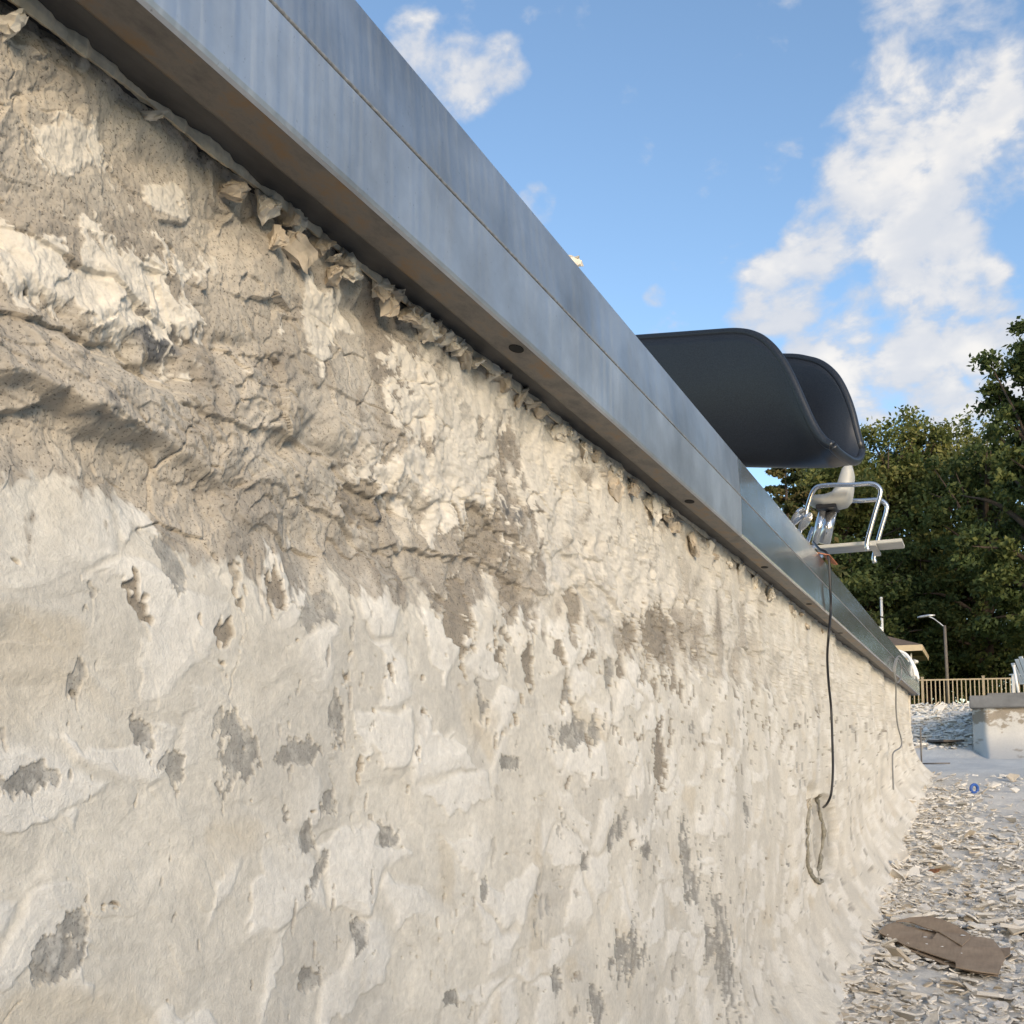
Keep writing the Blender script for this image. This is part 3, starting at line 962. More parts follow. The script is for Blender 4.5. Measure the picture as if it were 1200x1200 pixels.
def build_slide():
    root = thing('water_slide', 'black plastic water slide flume jutting out over the steel gutter', 'water slide', (-3.6, 6.75, DECK))
    n_s, n_c = 150, 71
    tip = on_y(974, 536, 6.62)
    rot = Matrix.Rotation(math.radians(-14), 3, 'Z')
    zbot = tip.z
    H = 0.87
    W0 = 0.30
    u = -3.6 * (1 - np.linspace(0, 1, n_s) ** 0.55)             # along the axis, 0 at the lip
    t = np.clip((u + 0.64) / 0.64, 0, 1)
    # the rim runs level, rolls over and drops to the lip in an S
    hh = np.interp(t, [0, .10, .22, .36, .50, .60, .68, .76, .86, .94, 1.0], [1, .99, .965, .90, .77, .63, .48, .32, .16, .08, .045]) * H
    hh = np.convolve(np.pad(hh, 4, mode='edge'), np.ones(9) / 9, mode='valid')
    hf = np.interp(t, [0, .3, .55, .70, .80, .88, .94, .975, 1.0], [1, .985, .93, .84, .73, .58, .40, .24, .06]) * H
    hf = np.convolve(np.pad(hf, 3, mode='edge'), np.ones(7) / 7, mode='valid')
    rise = np.clip(-u - 0.1, 0, 9) * 0.20 + 0.02 * t ** 3
    ang = np.linspace(-1, 1, n_c)
    outer, inner = [], []
    for i in range(n_s):
        for off, dst in ((0.0, outer), (0.05, inner)):
            row = []
            for a in ang:
                th = a * math.pi / 2
                cy = math.copysign(abs(math.sin(th)) ** 0.80, a)
                cz = 1 - abs(math.cos(th)) ** 0.80
                w = W0 - off - 0.03 * t[i] ** 2
                # far side reaches a little further out than the near side
                dx = 0.0
                p = rot @ Vector((u[i] + dx, w * cy * (0.88 + 0.16 * cz) + W0, 0))
                row.append((tip.x + p.x, tip.y + p.y - 0.05, zbot + rise[i] + off * (1 - cz) + (hh[i] if a < 0 else hf[i]) * cz))
            dst.append(row)
    mb = MB()
    vs = [p for r in outer for p in r] + [p for r in inner for p in r]
    K = n_s * n_c
    fs = []
    for i in range(n_s - 1):
        for k in range(n_c - 1):
            a = i * n_c + k
            fs.append((a, a + 1, a + n_c + 1, a + n_c))
            fs.append((K + a, K + a + n_c, K + a + n_c + 1, K + a + 1))
        for k in (0, n_c - 1):
            a = i * n_c + k
            fs.append((a, a + n_c, K + a + n_c, K + a))
    for k in range(n_c - 1):
        for i in (0, n_s - 1):
            a = i * n_c + k
            fs.append((a, a + 1, K + a + 1, K + a))
    mb.add(vs, fs, True)
    mb.build('flume', M['slide'], root)
    for k in (0, n_c - 1):
        path = [Vector(outer[i][k]).lerp(Vector(inner[i][k]), 0.5) for i in range(0, n_s)]
        mb = MB()
        mb.tube(path, 0.030, 12)
        mb.build('rim', M['slide'], root)
    mb = MB()
    mb.tube([Vector(outer[-1][k]).lerp(Vector(inner[-1][k]), .5) for k in range(n_c)], 0.029, 12)
    mb.build('lip', M['slide'], root)
    for d in (1.1, 3.0):
        mb = MB()
        c = rot @ Vector((-d, W0, 0))
        x, y = tip.x + c.x, tip.y + c.y
        zz = zbot + d * 0.20
        for sy in (-0.25, 0.25):
            mb.tube([(x, y + sy, DECK), (x, y + sy * 0.6, zz + 0.06)], 0.035, 10)
        mb.tube([(x, y - 0.23, DECK + 0.06), (x, y + 0.23, DECK + 0.06)], 0.03, 8)
        mb.build('support_leg', M['pole'], root)


build_slide()

# ------------------------------------------------------------------ lifeguard chair


def build_guard_chair():
    Y0, Y1 = 8.75, 9.38
    root = thing('lifeguard_chair', 'stainless lifeguard chair with pale moulded seat and footboard overhanging gutter', 'lifeguard chair', (-1.5, 9.05, DECK))
    st = M['steel_end']
    a, b = on_y(953, 638, Y0), on_y(1056, 637, Y0)
    mb = MB()
    mb.box(((a.x + b.x) / 2, 9.02, a.z), (b.x - a.x, 0.30, 0.03))
    mb.box(((a.x + b.x) / 2 + 0.12, 9.03, a.z - 0.030), (0.05, 0.5, 0.03))
    mb.build('footboard', M['seat'], root, 0.004)
    rn = [(944, 606), (947, 592), (954, 574), (966, 569), (1000, 568), (1022, 567), (1031, 573), (1031, 582), (1024, 606), (1016, 636), (1017, 645)]
    for (off, yy, dx, dy) in ((0, Y0 + 0.02, 0, 0), (1, Y1 - 0.02, 0, 0)):
        pts = [on_y(px, py, Y0 + 0.02) for (px, py) in rn]
        pts = [Vector((p.x + 0.0 * off, yy, p.z)) for p in pts]
        mb = MB()
        mb.tube(curve_pts(pts, 6), 0.019, 10)
        mb.build('handrail', st, root)
    # twin column under the seat
    for (p0, p1, r, yy) in (((964, 599), (955, 637), 0.028, 8.98), ((974, 600), (966, 637), 0.05, 9.10)):
        mb = MB()
        mb.tube([on_y(*p1, yy), on_y(*p0, yy)], r, 14)
        mb.build('column', st, root)
    mb = MB()
    c = on_y(970, 596, 9.05)
    mb.box((c.x, 9.05, c.z), (0.17, 0.24, 0.035))
    mb.build('seat_bracket', M['rubber'], root, 0.005)
    prof = [(999, 547), (1001, 556), (1000, 574), (998, 587), (992, 594), (980, 597), (964, 597.5), (952, 594), (947.5, 590), (952, 588.5), (964, 588), (975, 584), (982, 575), (986, 562), (990, 550), (994, 546.5)]
    mb = MB()
    base = [on_y(px, py, 9.05) for (px, py) in prof]
    cx = sum(p.x for p in base) / len(base)
    cz = sum(p.z for p in base) / len(base)
    rows = []
    for k in range(9):
        t = k / 8 * 2 - 1
        sc = 1 - 0.22 * abs(t) ** 3
        rows.append([(cx + (p.x - cx) * sc + 0.01 * t * t, 9.05 + 0.15 * t, cz + (p.z - cz) * sc + 0.012 * t * t) for p in base])
    n = len(base)
    vs = [p for r in rows for p in r]
    fs = [(i * n + k, i * n + (k + 1) % n, (i + 1) * n + (k + 1) % n, (i + 1) * n + k) for i in range(8) for k in range(n)]
    fs += [tuple(range(n)), tuple(range(8 * n, 9 * n))]
    mb.add(vs, fs, True)
    mb.build('seat', M['seat'], root)
    # raking stringers down to the deck, rungs and foot discs
    for yy in (8.84, 9.28):
        mb = MB()
        a2 = on_y(955, 640, 8.85)
        mb.tube([(a2.x, yy, a2.z), (a2.x - 0.16, yy, DECK + 0.16), (a2.x - 0.42, yy, DECK)], 0.022, 10)
        mb.tube([on_y(944, 606, 8.85) + Vector((0, yy - 8.85, 0)), (a2.x - 0.3, yy, DECK)], 0.019, 10)
        mb.build('leg', st, root)
    for k, (px, py) in enumerate(((936, 606), (945, 612))):
        mb = MB()
        c = on_y(px, py, 8.72)
        rr = Matrix.Rotation(math.radians(-52), 3, 'Y')
        ring = [c + rr @ Vector((0.085 * math.cos(t), 0.12 * math.sin(t), 0)) for t in np.linspace(0, 2 * math.pi, 20)[:-1]]
        mb.prism(ring, rr @ Vector((0, 0, 0.02)))
        mb.build('step', st, root, 0.004)


build_guard_chair()

# ------------------------------------------------------------------ cables
cp = [(948, 648), (957, 652), (963, 661), (969.5, 671)]
pts = [on_x(px, py, -1.0) for (px, py) in cp[2:]]
start = [Vector((-1.10, pts[0].y - 0.05, ZT + 0.10)), Vector((-1.04, pts[0].y - 0.02, ZT + 0.045))]
down = [on_x(px, py, xx) for (px, py, xx) in ((973, 690, -1.02), (973.5, 715, -1.025), (971, 745, -1.03), (969.5, 770, -1.06), (971, 800, -1.07), (974, 830, -1.07), (975.5, 870, -1.06), (976, 905, -1.05), (974, 930, -1.06), (969, 942, -1.10), (965, 946, -1.16))]
mb = MB()
mb.tube(curve_pts([Vector((-1.18, down[0].y + .3, ZT + 0.20)), Vector((-1.10, down[0].y + .05, ZT + 0.09)), Vector((-1.03, down[0].y, ZT + 0.02))] + down, 8), 0.0095, 8)
tag(mb.build('power_cable', M['rubber']), 'thick black cable hanging from the gutter into the wall light recess', 'cable')
o = bpy.data.objects.new('cable_grommet', chunk_mesh('cable_grommet', .05, .16, .05, 77, M['sealant']))
q = on_x(963, 942, -1.1)
o.location = (wall_x(q.y, q.z - EYE) + 0.02, q.y, q.z)
link(o)
tag(o, 'lumpy tan sealing plug where black cable enters the wall', 'plug')
g2 = [(1066, 792, -1.03), (1056, 771, -1.0), (1051, 771, -1.0), (1047.5, 780, -1.0), (1048, 792, -1.0), (1052, 800, -1.0), (1056, 792, -1.0), (1056, 781, -1.0), (1052, 772, -1.0), (1049, 785, -1.02), (1050, 806, -1.03), (1050, 830, -1.05), (1052, 850, -1.05), (1056.5, 868, -1.03), (1055, 876, -1.03), (1047, 882, -1.05), (1046, 895, -1.05), (1047, 925, -1.03)]
mb = MB()
mb.tube(curve_pts([on_x(*q) for q in g2], 7), 0.010, 6)
tag(mb.build('grey_cable', M['grey_cable']), 'thin grey cable looped at the gutter and trailing down the far wall', 'cable')
# rag on the rim where the cable crosses
mb = MB()
c = Vector((-1.03, down[0].y, ZT))
vs = [c + Vector(v) for v in ((-.06, -.20, .02), (0.002, -.17, .004), (.012, .0, .03), (.05, .15, -.02), (.02, .2, -.01), (-.04, .15, .03), (-.03, -.05, .035))]
mb.add(vs + [v + Vector((0.0, 0, -.006)) for v in vs], [(0, 1, 2, 6), (2, 3, 4, 5), (6, 2, 5), (7, 13, 9, 8), (9, 12, 11, 10), (13, 12, 9)] + [(i, (i + 1) % 7, (i + 1) % 7 + 7, i + 7) for i in range(7)])
tag(mb.build('rag', M['rag']), 'rust red rag on gutter rim beside the black cable', 'rag')

# ------------------------------------------------------------------ grab rail beyond the gutter end
root = thing('grab_rail', 'pair of white looped grab rails at the far end of the gutter', 'grab rail', (-1.35, 18.4, DECK))
for yy in (18.0, 18.7):
    mb = MB()
    a = on_y(1064, 797, yy)
    pts = [Vector((-1.75, yy, DECK)), Vector((-1.72, yy, DECK + .18)), Vector((-1.6, yy, DECK + .30)), Vector((-1.36, yy, DECK + .30)), Vector((-1.16, yy, DECK + .22)), Vector((-1.06, yy, DECK + 0.03)), Vector((-1.02, yy, DECK - 0.15))]
    mb.tube(curve_pts(pts, 6), 0.024, 8)
    mb.build('rail', M['white'], root)
mb = MB()
mb.box((-1.5, 18.35, DECK + .16), (0.34, 0.5, .05))
mb.build('step', M['white'], root, 0.01)
mb = MB()
p = on_x(1029, 741, XG - 0.1)
mb.tube([(p.x, p.y, DECK), (p.x, p.y, ZT + .02), (p.x, p.y, ZT + 0.07), (p.x, p.y, ZT + 0.09)], [0.05, 0.055, 0.05, 0.025], 14)
tag(mb.build('skimmer_cap', M['white']), 'small round white cap standing on the gutter rim', 'cap')

# ------------------------------------------------------------------ far pool wall with coping, things on it
FY = 27.3


def build_far_wall():
    xs = np.linspace(-0.30, 12.5, 420)
    zs = np.linspace(0, 1, 70)
    Xc, V = np.meshgrid(xs, zs)
    zt = EYE + 1.16
    zb = floor_z(np.full(Xc.shape, 3.0), np.full(Xc.shape, FY)) - 0.05
    Z = zb + (zt - zb) * V
    Yd = 1.3 * (1 - np.clip((Z - zb) / 0.75, 0, 1)) ** 2.4 + 0.03 * fbm(Xc * 2, Z * 2, 5, 4)
    edge = sstep(Xc, -0.30, 0.07)
    Y = FY - Yd * edge + (1 - edge) ** 1.5 * 0.45
    # left end wraps back
    n = fbm(Xc * 3.6, Z * 3.4, 401, 5, 0.65)
    br = sstep(n + 0.9 * (Z - EYE - 0.80), 0.10, 0.16)[..., None]
    br = np.maximum(br, sstep(fbm(Xc * 2.4, Z * 5, 403, 4), 0.30, 0.36)[..., None] * 0.7)
    col = np.array((.60, .57, .52), np.float32) * (1 - br) + np.array((.33, .28, .22), np.float32) * br
    tone = np.ones(Xc.shape + (4,), np.float32)
    tone[..., :3] = col
    o = grid_mesh('pool_wall', Xc, Y, Z, M['wall'], tone)
    tag(o, 'low far pool wall with brown chipped patches under grey coping', 'wall')
    mb = MB()
    mb.box((-0.03, FY + 5.2, EYE + 0.4), (0.3, 9.6, 1.6))
    mb.build('side_wall', M['chunk_pale'], o, 0.02)
    mb = MB()
    mb.box((6.1, FY + 0.17, EYE + 1.31), (12.9, 0.62, 0.30))
    mb.build('coping', M['grey_coping'], o, 0.02)
    mb = MB()
    mb.box((6.6, FY + 0.72, EYE + 1.50), (13.1, 0.5, 0.085))
    mb.build('coping_step', M['grey_coping'], o, 0.01)


build_far_wall()


def build_adirondack():
    Yc = 28.6
    zb = EYE + 1.55
    x0 = on_y(1179, 821, Yc).x + 0.28
    root = thing('deck_chair', 'white slatted deck chair standing on the deck behind the coping', 'chair', (x0 + 0.25, Yc, DECK))
    W = M['white']

    def slab(name, a, b, w, h, up=(0, 1, 0)):
        mb = MB()
        mb.beam(a, b, w, h, up)
        mb.build(name, W, root, 0.004)
    z = DECK
    # chair faces right (+x): back leans left
    for k in range(5):
        yy = Yc - 0.26 + 0.13 * k
        top = 1.02 - 0.05 * abs(k - 2) ** 1.5
        slab('back_slat', (x0 + 0.28, yy, z + 0.36), (x0 + 0.02, yy, z + top), 0.022, 0.115)
    for k in range(5):
        xx = x0 + 0.30 + 0.11 * k
        slab('seat_slat', (xx, Yc - 0.29, z + 0.36 + 0.02 * k), (xx, Yc + 0.29, z + 0.36 + 0.02 * k), 0.095, 0.022, (0, 0, 1))
    for sy in (-0.36, 0.36):
        slab('armrest', (x0 + 0.05, Yc + sy, z + 0.60), (x0 + 0.85, Yc + sy, z + 0.62), 0.13, 0.025, (0, 0, 1))
        slab('front_leg', (x0 + 0.76, Yc + sy, z), (x0 + 0.76, Yc + sy, z + 0.60), 0.10, 0.03)
        slab('rear_leg', (x0 + 0.10, Yc + sy, z), (x0 + 0.12, Yc + sy, z + 0.60), 0.09, 0.03)
    root.rotation_euler.z = 0.75
    p = MB()
    x1 = on_y(1194, 812, Yc - 0.5)
    x2 = on_y(1188, 781, Yc - 0.5)
    p.tube([(x1.x, Yc - 0.55, z), x2], [0.035, 0.03], 10)
    p.tube([x2, x2 + (x2 - x1).normalized() * 0.03], [0.045, 0.045], 10)
    tag(p.build('white_pole', M['white']), 'white pole leaning beside the white slatted deck chair', 'pole')


build_adirondack()

# ------------------------------------------------------------------ fence


def build_fence():
    G = DECK + 0.28
    a, b = Vector((-9.0, 38.9, G)), Vector((7.0, 41.2, G))
    root = thing('picket_fence', 'tan metal picket fence along kerb beyond the pool', 'fence', a)
    d = (b - a)
    ln = d.length
    u = d.normalized()
    h = 1.04
    for z in (0.10, h - 0.03):
        mb = MB()
        mb.beam(a + Vector((0, 0, z)), b + Vector((0, 0, z)), 0.045, 0.05)
        mb.build('rail', M['tan_metal'], root)
    n = int(ln / 0.145)
    me = None
    for k in range(n):
        p = a + u * (k * 0.145 + 0.07)
        if k % 14 == 6:
            continue
        if me is None:
            mb = MB()
            mb.box((0, 0, (h - .055) / 2 + 0.01), (0.036, 0.03, h - 0.06))
            o = mb.build('picket', M['tan_metal'])
            me = o.data
        else:
            o = bpy.data.objects.new('picket', me)
            link(o)
        o.location = p - a
        o.rotation_euler.z = math.atan2(u.y, u.x)
        o.parent = root
    for k in range(n):
        if k % 14 == 6:
            p = a + u * (k * 0.145 + 0.07)
            mb = MB()
            mb.box((p.x, p.y, G + (h + 0.06) / 2), (0.085, 0.085, h + 0.06))
            mb.box((p.x, p.y, G + h + 0.07), (0.11, 0.11, 0.03))
            mb.build('post', M['tan_metal'], root)


build_fence()

# ------------------------------------------------------------------ pavilion, flagpole, street lamp


def build_pavilion():
    Yp = 46.0
    G = DECK + 0.28
    er = on_y(1080, 757, Yp)
    root = thing('pavilion', 'small hip roofed shelter with brown shingles and cream fascia', 'shelter', (er.x - 2.6, Yp + 2.6, G))
    x1, x0 = er.x, er.x - 5.2
    y0, y1 = Yp, Yp + 5.2
    ze = on_y(1080, 755, Yp).z
    zr = on_y(1037, 743, Yp + 0.6).z + 0.45
    mb = MB()
    c = Vector(((x0 + x1) / 2, (y0 + y1) / 2, zr))
    mb.add([(x0, y0, ze), (x1, y0, ze), (x1, y1, ze), (x0, y1, ze), c], [(0, 1, 4), (1, 2, 4), (2, 3, 4), (3, 0, 4), (3, 2, 1, 0)])
    mb.build('roof', M['shingle'], root)
    zf0 = on_y(1080, 762, Yp).z
    for (a, b2) in (((x0, y0), (x1, y0)), ((x1, y0), (x1, y1)), ((x1, y1), (x0, y1)), ((x0, y1), (x0, y0))):
        mb = MB()
        mb.beam((a[0], a[1], (ze + zf0) / 2 - .01), (b2[0], b2[1], (ze + zf0) / 2 - .01), 0.06, ze - zf0)
        mb.build('fascia', M['fascia'], root)
    for (x, y) in ((x0 + .9, y0 + .6), (x1 - .9, y0 + .6), (x1 - .9, y1 - .6), (x0 + .9, y1 - .6)):
        mb = MB()
        mb.box((x, y, (G + zf0) / 2), (0.22, 0.22, zf0 - G))
        mb.build('post', M['fascia'], root, 0.01)
    mb = MB()
    mb.beam((x0 + .7, y0 + .6, zf0 - 0.26), (x1 - .5, y0 + .6, zf0 - 0.26), 0.14, 0.2)
    mb.build('beam', M['fascia'], root)
    lo = thing('flood_light', 'twin white floodlight heads under the shelter eave', 'light', (x1 - 0.45, y0 + .5, zf0 - .36))
    for s in (-1, 1):
        mb = MB()
        q = Vector((x1 - 0.45 + s * 0.09, y0 + .45, zf0 - .34))
        mb.tube([q, q + Vector((s * .06, -.08, -.08)), q + Vector((s * .12, -.16, -.14))], [.04, .07, .10], 10)
        mb.build('lamp_head', M['white'], lo)
    mb = MB()
    mb.box((x1 - 0.45, y0 + .5, zf0 - .2), (.06, .06, .28))
    mb.build('bracket', M['white'], lo)
    p = on_y(1034, 745, 51.6)
    t = on_y(1034, 702, 51.6)
    mb = MB()
    mb.tube([(p.x, 51.6, G), (p.x, 51.6, t.z)], [0.08, 0.06], 10)
    mb.tube([(p.x, 51.6, t.z), (p.x, 51.6, t.z + 0.1)], [0.09, 0.05], 10)
    tag(mb.build('flagpole', M['white']), 'tall bare white flagpole rising behind the shelter roof', 'flagpole')
    Yl = 49.0
    top = on_y(1107, 733, Yl)
    base = on_y(1110.5, 797, Yl)
    root = thing('street_lamp', 'street lamp on weathered pole with curved arm among the trees', 'street lamp', (base.x, Yl, G))
    mb = MB()
    mb.tube([(base.x, Yl, G), (top.x, Yl, top.z)], [0.085, 0.06], 12)
    mb.build('pole', M['pole'], root)
    mb = MB()
    arm = [on_y(px, py, Yl) for (px, py) in ((1107, 735), (1102, 731), (1094, 725), (1088, 722.5))]
    mb.tube(curve_pts(arm, 5), 0.03, 8)
    mb.build('arm', M['steel'], root)
    mb = MB()
    e = on_y(1086, 722, Yl)
    mb.tube([e + Vector((.35, 0, .02)), e + Vector((.1, 0, 0.02)), e + Vector((-.25, 0, -.02)), e + Vector((-.4, 0, -.04))], [0.03, 0.065, 0.06, 0.025], 10)
    mb.build('lamp_head', M['steel'], root)


build_pavilion()

# ------------------------------------------------------------------ trees


def leaf_object(name, cen, size, tone, mat, parent, seed, flat=0.0):
    r = np.random.default_rng(seed)
    n = len(cen)
    a = r.normal(size=(n, 3))
    a /= np.linalg.norm(a, axis=1)[:, None]
    b = r.normal(size=(n, 3))
    b -= a * (a * b).sum(1)[:, None]
    b /= np.linalg.norm(b, axis=1)[:, None]
    sz = size * r.uniform(0.6, 1.3, n)[:, None]
    a, b = a * sz, b * sz * 0.62
    V = np.stack([cen - a, cen - b * 0.9 - a * .15, cen + a, cen + b * 0.9 - a * .15], 1).reshape(-1, 3)
    me = bpy.data.meshes.new(name)
    me.vertices.add(n * 4)
    me.vertices.foreach_set('co', V.astype(np.float32).ravel())
    me.loops.add(n * 4)
    me.loops.foreach_set('vertex_index', np.arange(n * 4, dtype=np.int32))
    me.polygons.add(n)
    me.polygons.foreach_set('loop_start', np.arange(0, n * 4, 4, dtype=np.int32))
    at = me.attributes.new('tone', 'FLOAT_COLOR', 'POINT')
    t4 = np.repeat(tone, 4)
    at.data.foreach_set('color', np.stack([t4, t4, t4, np.ones_like(t4)], -1).astype(np.float32).ravel())
    me.update()
    me.materials.append(mat)
    o = bpy.data.objects.new(name, me)
    link(o, parent)
    return o


def broad_tree(label, base, H, R, seed, mat, n_leaf=26000, leaf=0.17, crown0=0.18, group='trees beyond the fence', sparse=1.0):
    r = np.random.default_rng(seed)
    root = thing('broadleaf_tree', label, 'tree', base, group)
    mb = MB()
    top = Vector((r.normal() * .3, r.normal() * .3, H * 0.8))
    tr = [Vector((0, 0, -0.1)), Vector((r.normal() * .15, r.normal() * .15, H * .25)), Vector((r.normal() * .3, r.normal() * .3, H * .5)), top]
    mb.tube(curve_pts(tr, 5), [max(0.03, 0.026 * H * (1 - 0.94 * k / 15)) for k in range(16)], 9)
    lm = mb
    cl = []
    nl = 34
    for k in range(nl):
        t = (k + 0.5) / nl
        z0 = H * (crown0 + (0.74 - crown0) * t)
        az = k * 2.399 + r.normal() * .3
        prof = math.sin(math.pi * min(1, (0.14 + 0.86 * t)) ** 0.8) ** 0.55
        reach = R * prof * r.uniform(0.72, 1.12)
        st = Vector((0, 0, z0))
        rise = H * (0.06 + 0.16 * t) * r.uniform(.7, 1.3)
        e = Vector((math.cos(az) * reach, math.sin(az) * reach, z0 + rise))
        mid = st.lerp(e, 0.5) + Vector((r.normal() * .3, r.normal() * .3, 0.3 + H * 0.02))
        path = curve_pts([st, mid, e], 4)
        lm.tube(path, [0.011 * H * (1 - .9 * i / 8) for i in range(9)], 6)
        for q in range(7):
            f = 0.5 + 0.56 * q / 6
            c = st.lerp(e, f) if f < 1 else e + (e - st) * (f - 1)
            c = c + Vector(r.normal(size=3)) * R * .13
            cl.append((c.x, c.y, c.z, R * r.uniform(.09, .19), r.uniform(0, 1)))
    for k in range(26):
        c = Vector((r.normal() * R * .30, r.normal() * R * .30, H * r.uniform(.72, .97)))
        cl.append((c.x, c.y, c.z, R * r.uniform(.12, .20), r.uniform(0, 1)))
        lm.tube([(0, 0, H * .55), (c.x * .5, c.y * .5, H * .55 + (c.z - H * .55) * .6), tuple(c)], [0.006 * H, .004 * H, .001 * H], 5)
    lm.build('trunk', M['bark'], root, local=True)
    cl = np.array(cl)
    w = cl[:, 3] ** 2
    idx = r.choice(len(cl), size=int(n_leaf * sparse), p=w / w.sum())
    d = r.normal(size=(len(idx), 3))
    d /= np.linalg.norm(d, axis=1)[:, None]
    rad = cl[idx, 3][:, None] * (r.uniform(0, 1, (len(idx), 1)) ** 0.45) * (1 + 0.25 * r.normal(size=(len(idx), 1)))
    d[:, 2] *= 0.72
    cen = cl[idx, :3] + d * rad
    tone = np.clip(0.2 + 0.6 * cl[idx, 4] + 0.18 * r.normal(size=len(idx)), 0, 1)
    leaf_object('crown', cen, leaf, tone, mat, root, seed + 1)
    return root


def conifer(label, base, H, R, seed, n_leaf=15000):
    r = np.random.default_rng(seed)
    root = thing('conifer_tree', label, 'tree', base)
    mb = MB()
    mb.tube([(0, 0, -.1), (0.05, 0, H * .5), (0, 0.05, H)], [0.02 * H, .012 * H, .02], 9)
    lm = mb
    P, T = [], []
    nb = 60
    for k in range(nb):
        t = (k + .5) / nb
        z = H * (0.15 + 0.83 * t)
        az = k * 2.399 + r.normal() * .25
        ln = R * (1 - t) ** 0.75 * r.uniform(.65, 1.15) + 0.25
        st = Vector((0, 0, z))
        e = Vector((math.cos(az) * ln, math.sin(az) * ln, z - ln * 0.10 + 0.3 * t))
        m2 = st.lerp(e, .55) + Vector((0, 0, -ln * .07))
        lm.tube(curve_pts([st, m2, e], 3), [.03 * (1 - i / 7) + .006 for i in range(7)], 5)
        n = int(n_leaf / nb * (0.4 + ln / R))
        f = r.uniform(0.15, 1.05, n) ** 0.8
        c = np.array([tuple(st.lerp(e, x)) for x in f])
        c += r.normal(size=(n, 3)) * np.array((.16, .16, .11)) * ln * 0.5 + np.array((0, 0, -.05))
        P.append(c)
        T.append(np.clip(r.uniform(.1, .8) + .2 * r.normal(size=n), 0, 1))
    lm.build('trunk', M['bark'], root, local=True)
    leaf_object('crown', np.concatenate(P), 0.13, np.concatenate(T), M['needle'], root, seed + 1)


G0 = DECK + 0.28


def at_px(px, Y):
    p = on_y(px, 800, Y)
    return (p.x, Y, G0)


def h_for(py, Y, px=1100):
    return on_y(px, py, Y).z - G0


conifer('sparse conifer with browning tips rising behind the lifeguard chair', at_px(926, 44), h_for(528, 44, 926), 3.6, 501)
TREES = [
    ('yellow green tree whose crown stands behind the lifeguard chair', 985, 62, 512, 5.6, 'leaf', 30000),
    ('tall green tree above the shelter and flagpole', 1045, 64, 500, 5.6, 'leaf', 32000),
    ('rounded green tree behind the street lamp', 1105, 66, 488, 6.2, 'leaf', 34000),
    ('low bushy tree between the conifer and the shelter', 962, 68, 590, 4.2, 'leaf', 14000),
    ('dark towering tree leaning over the white deck chair', 1240, 50, 388, 3.5, 'leaf_dark', 36000),
    ('dark tree filling the gap beside the towering tree', 1160, 60, 500, 4.2, 'leaf_dark', 19000),
    ('dark understorey tree beside the street lamp pole', 1085, 61, 640, 4.8, 'leaf_dark', 19000),
    ('dark understorey tree behind the shelter roof', 1010, 57, 640, 4.4, 'leaf_dark', 22000),
    ('understorey tree behind the tan fence posts', 1150, 63, 620, 4.8, 'leaf_dark', 19000),
]
for i, (lab, px, Y, topy, R, mk, n) in enumerate(TREES):
    broad_tree(lab, at_px(px, Y), h_for(topy, Y, px) * 0.99, R, 600 + 13 * i, M[mk], int(n * 1.1), 0.135, 0.10)
# the belt of trees goes on to the right of the pool (seen mirrored in the gutter)
for i, (x, y, H, R) in enumerate(((12, 55, 17, 6), (22, 50, 18, 6.5), (32, 42, 17, 6.5), (38, 30, 16, 6.5), (40, 17, 17, 6.5))):
    broad_tree('green tree in the belt along the far side of pool', (x, y, G0), H, R, 900 + 7 * i, M['leaf_dark'], 8000, 0.36, 0.10, 'trees along the far side of the pool')

# ------------------------------------------------------------------ rubble on the floor


def shard_data(seed):
    r = random.Random(seed)
    n = r.choice((4, 5, 5, 6))
    asp = r.uniform(0.45, 0.9)
    th = r.uniform(0.07, 0.20)
    top, bot = [], []
    bend = r.uniform(-.25, .25)
    for k in range(n):
        a = 6.283 * (k + r.uniform(-.3, .3)) / n
        q = r.uniform(.65, 1.1)
        x, y = math.cos(a) * q, math.sin(a) * q * asp
        z = bend * x * x
        top.append((x * .94, y * .94, z + th * r.uniform(.7, 1.1)))
        bot.append((x, y, z - th * .3))
    vs = bot + top + [(0, 0, th * r.uniform(.8, 1.3))]
    fs = [tuple(range(n - 1, -1, -1))] + [(k, (k + 1) % n, (k + 1) % n + n, k + n) for k in range(n)] + [(n + k, n + (k + 1) % n, 2 * n) for k in range(n)]
    return np.array(vs), fs


SH = [shard_data(50 + i) for i in range(16)]
r = np.random.default_rng(99)
NS = 46000
sy = 5.2 + 32 * r.uniform(0, 1, NS) ** 1.6
sx = -1.08 + 2.2 * r.uniform(0, 1, NS) ** 1.15
far = sy > 19.5
sx = np.where(far, -3.2 + 3.15 * r.uniform(0, 1, NS), sx)
dens = np.where(far, sstep(sy, 27.5, 29), 1.0) * np.where(~far, 0.10 + 0.90 * np.maximum(sstep(sy, 15.0, 12.0), sstep(sx, 0.2, -0.7) * sstep(sy, 18, 15)), 1)
dens = dens * np.clip(0.65 + 1.3 * fbm(sx * 1.5, sy * 1.0, 777, 2), 0.15, 1)
keep = r.uniform(0, 1, NS) < dens
sx, sy = sx[keep], sy[keep]
ss = np.clip(np.exp(r.normal(math.log(0.026), 0.62, len(sx))), 0.012, 0.16) * np.where(sy > 19, 1.8, 1)
sz = floor_z(sx, sy)
lift = r.uniform(0, 0.055, len(sx))
px, py = project(sx, sy, sz)
vis = (px > 985) & (px < 1205) & (py < 1205)
score = np.where(vis, ss / sy, 0)
order = np.argsort(-score)
big = order[:290]
rest = order[290:]


def shard_rot(k):
    return Matrix.Rotation(r.uniform(0, 6.283), 3, 'Z') @ Matrix.Rotation(r.normal() * 0.32, 3, 'X') @ Matrix.Rotation(r.normal() * 0.28, 3, 'Y')


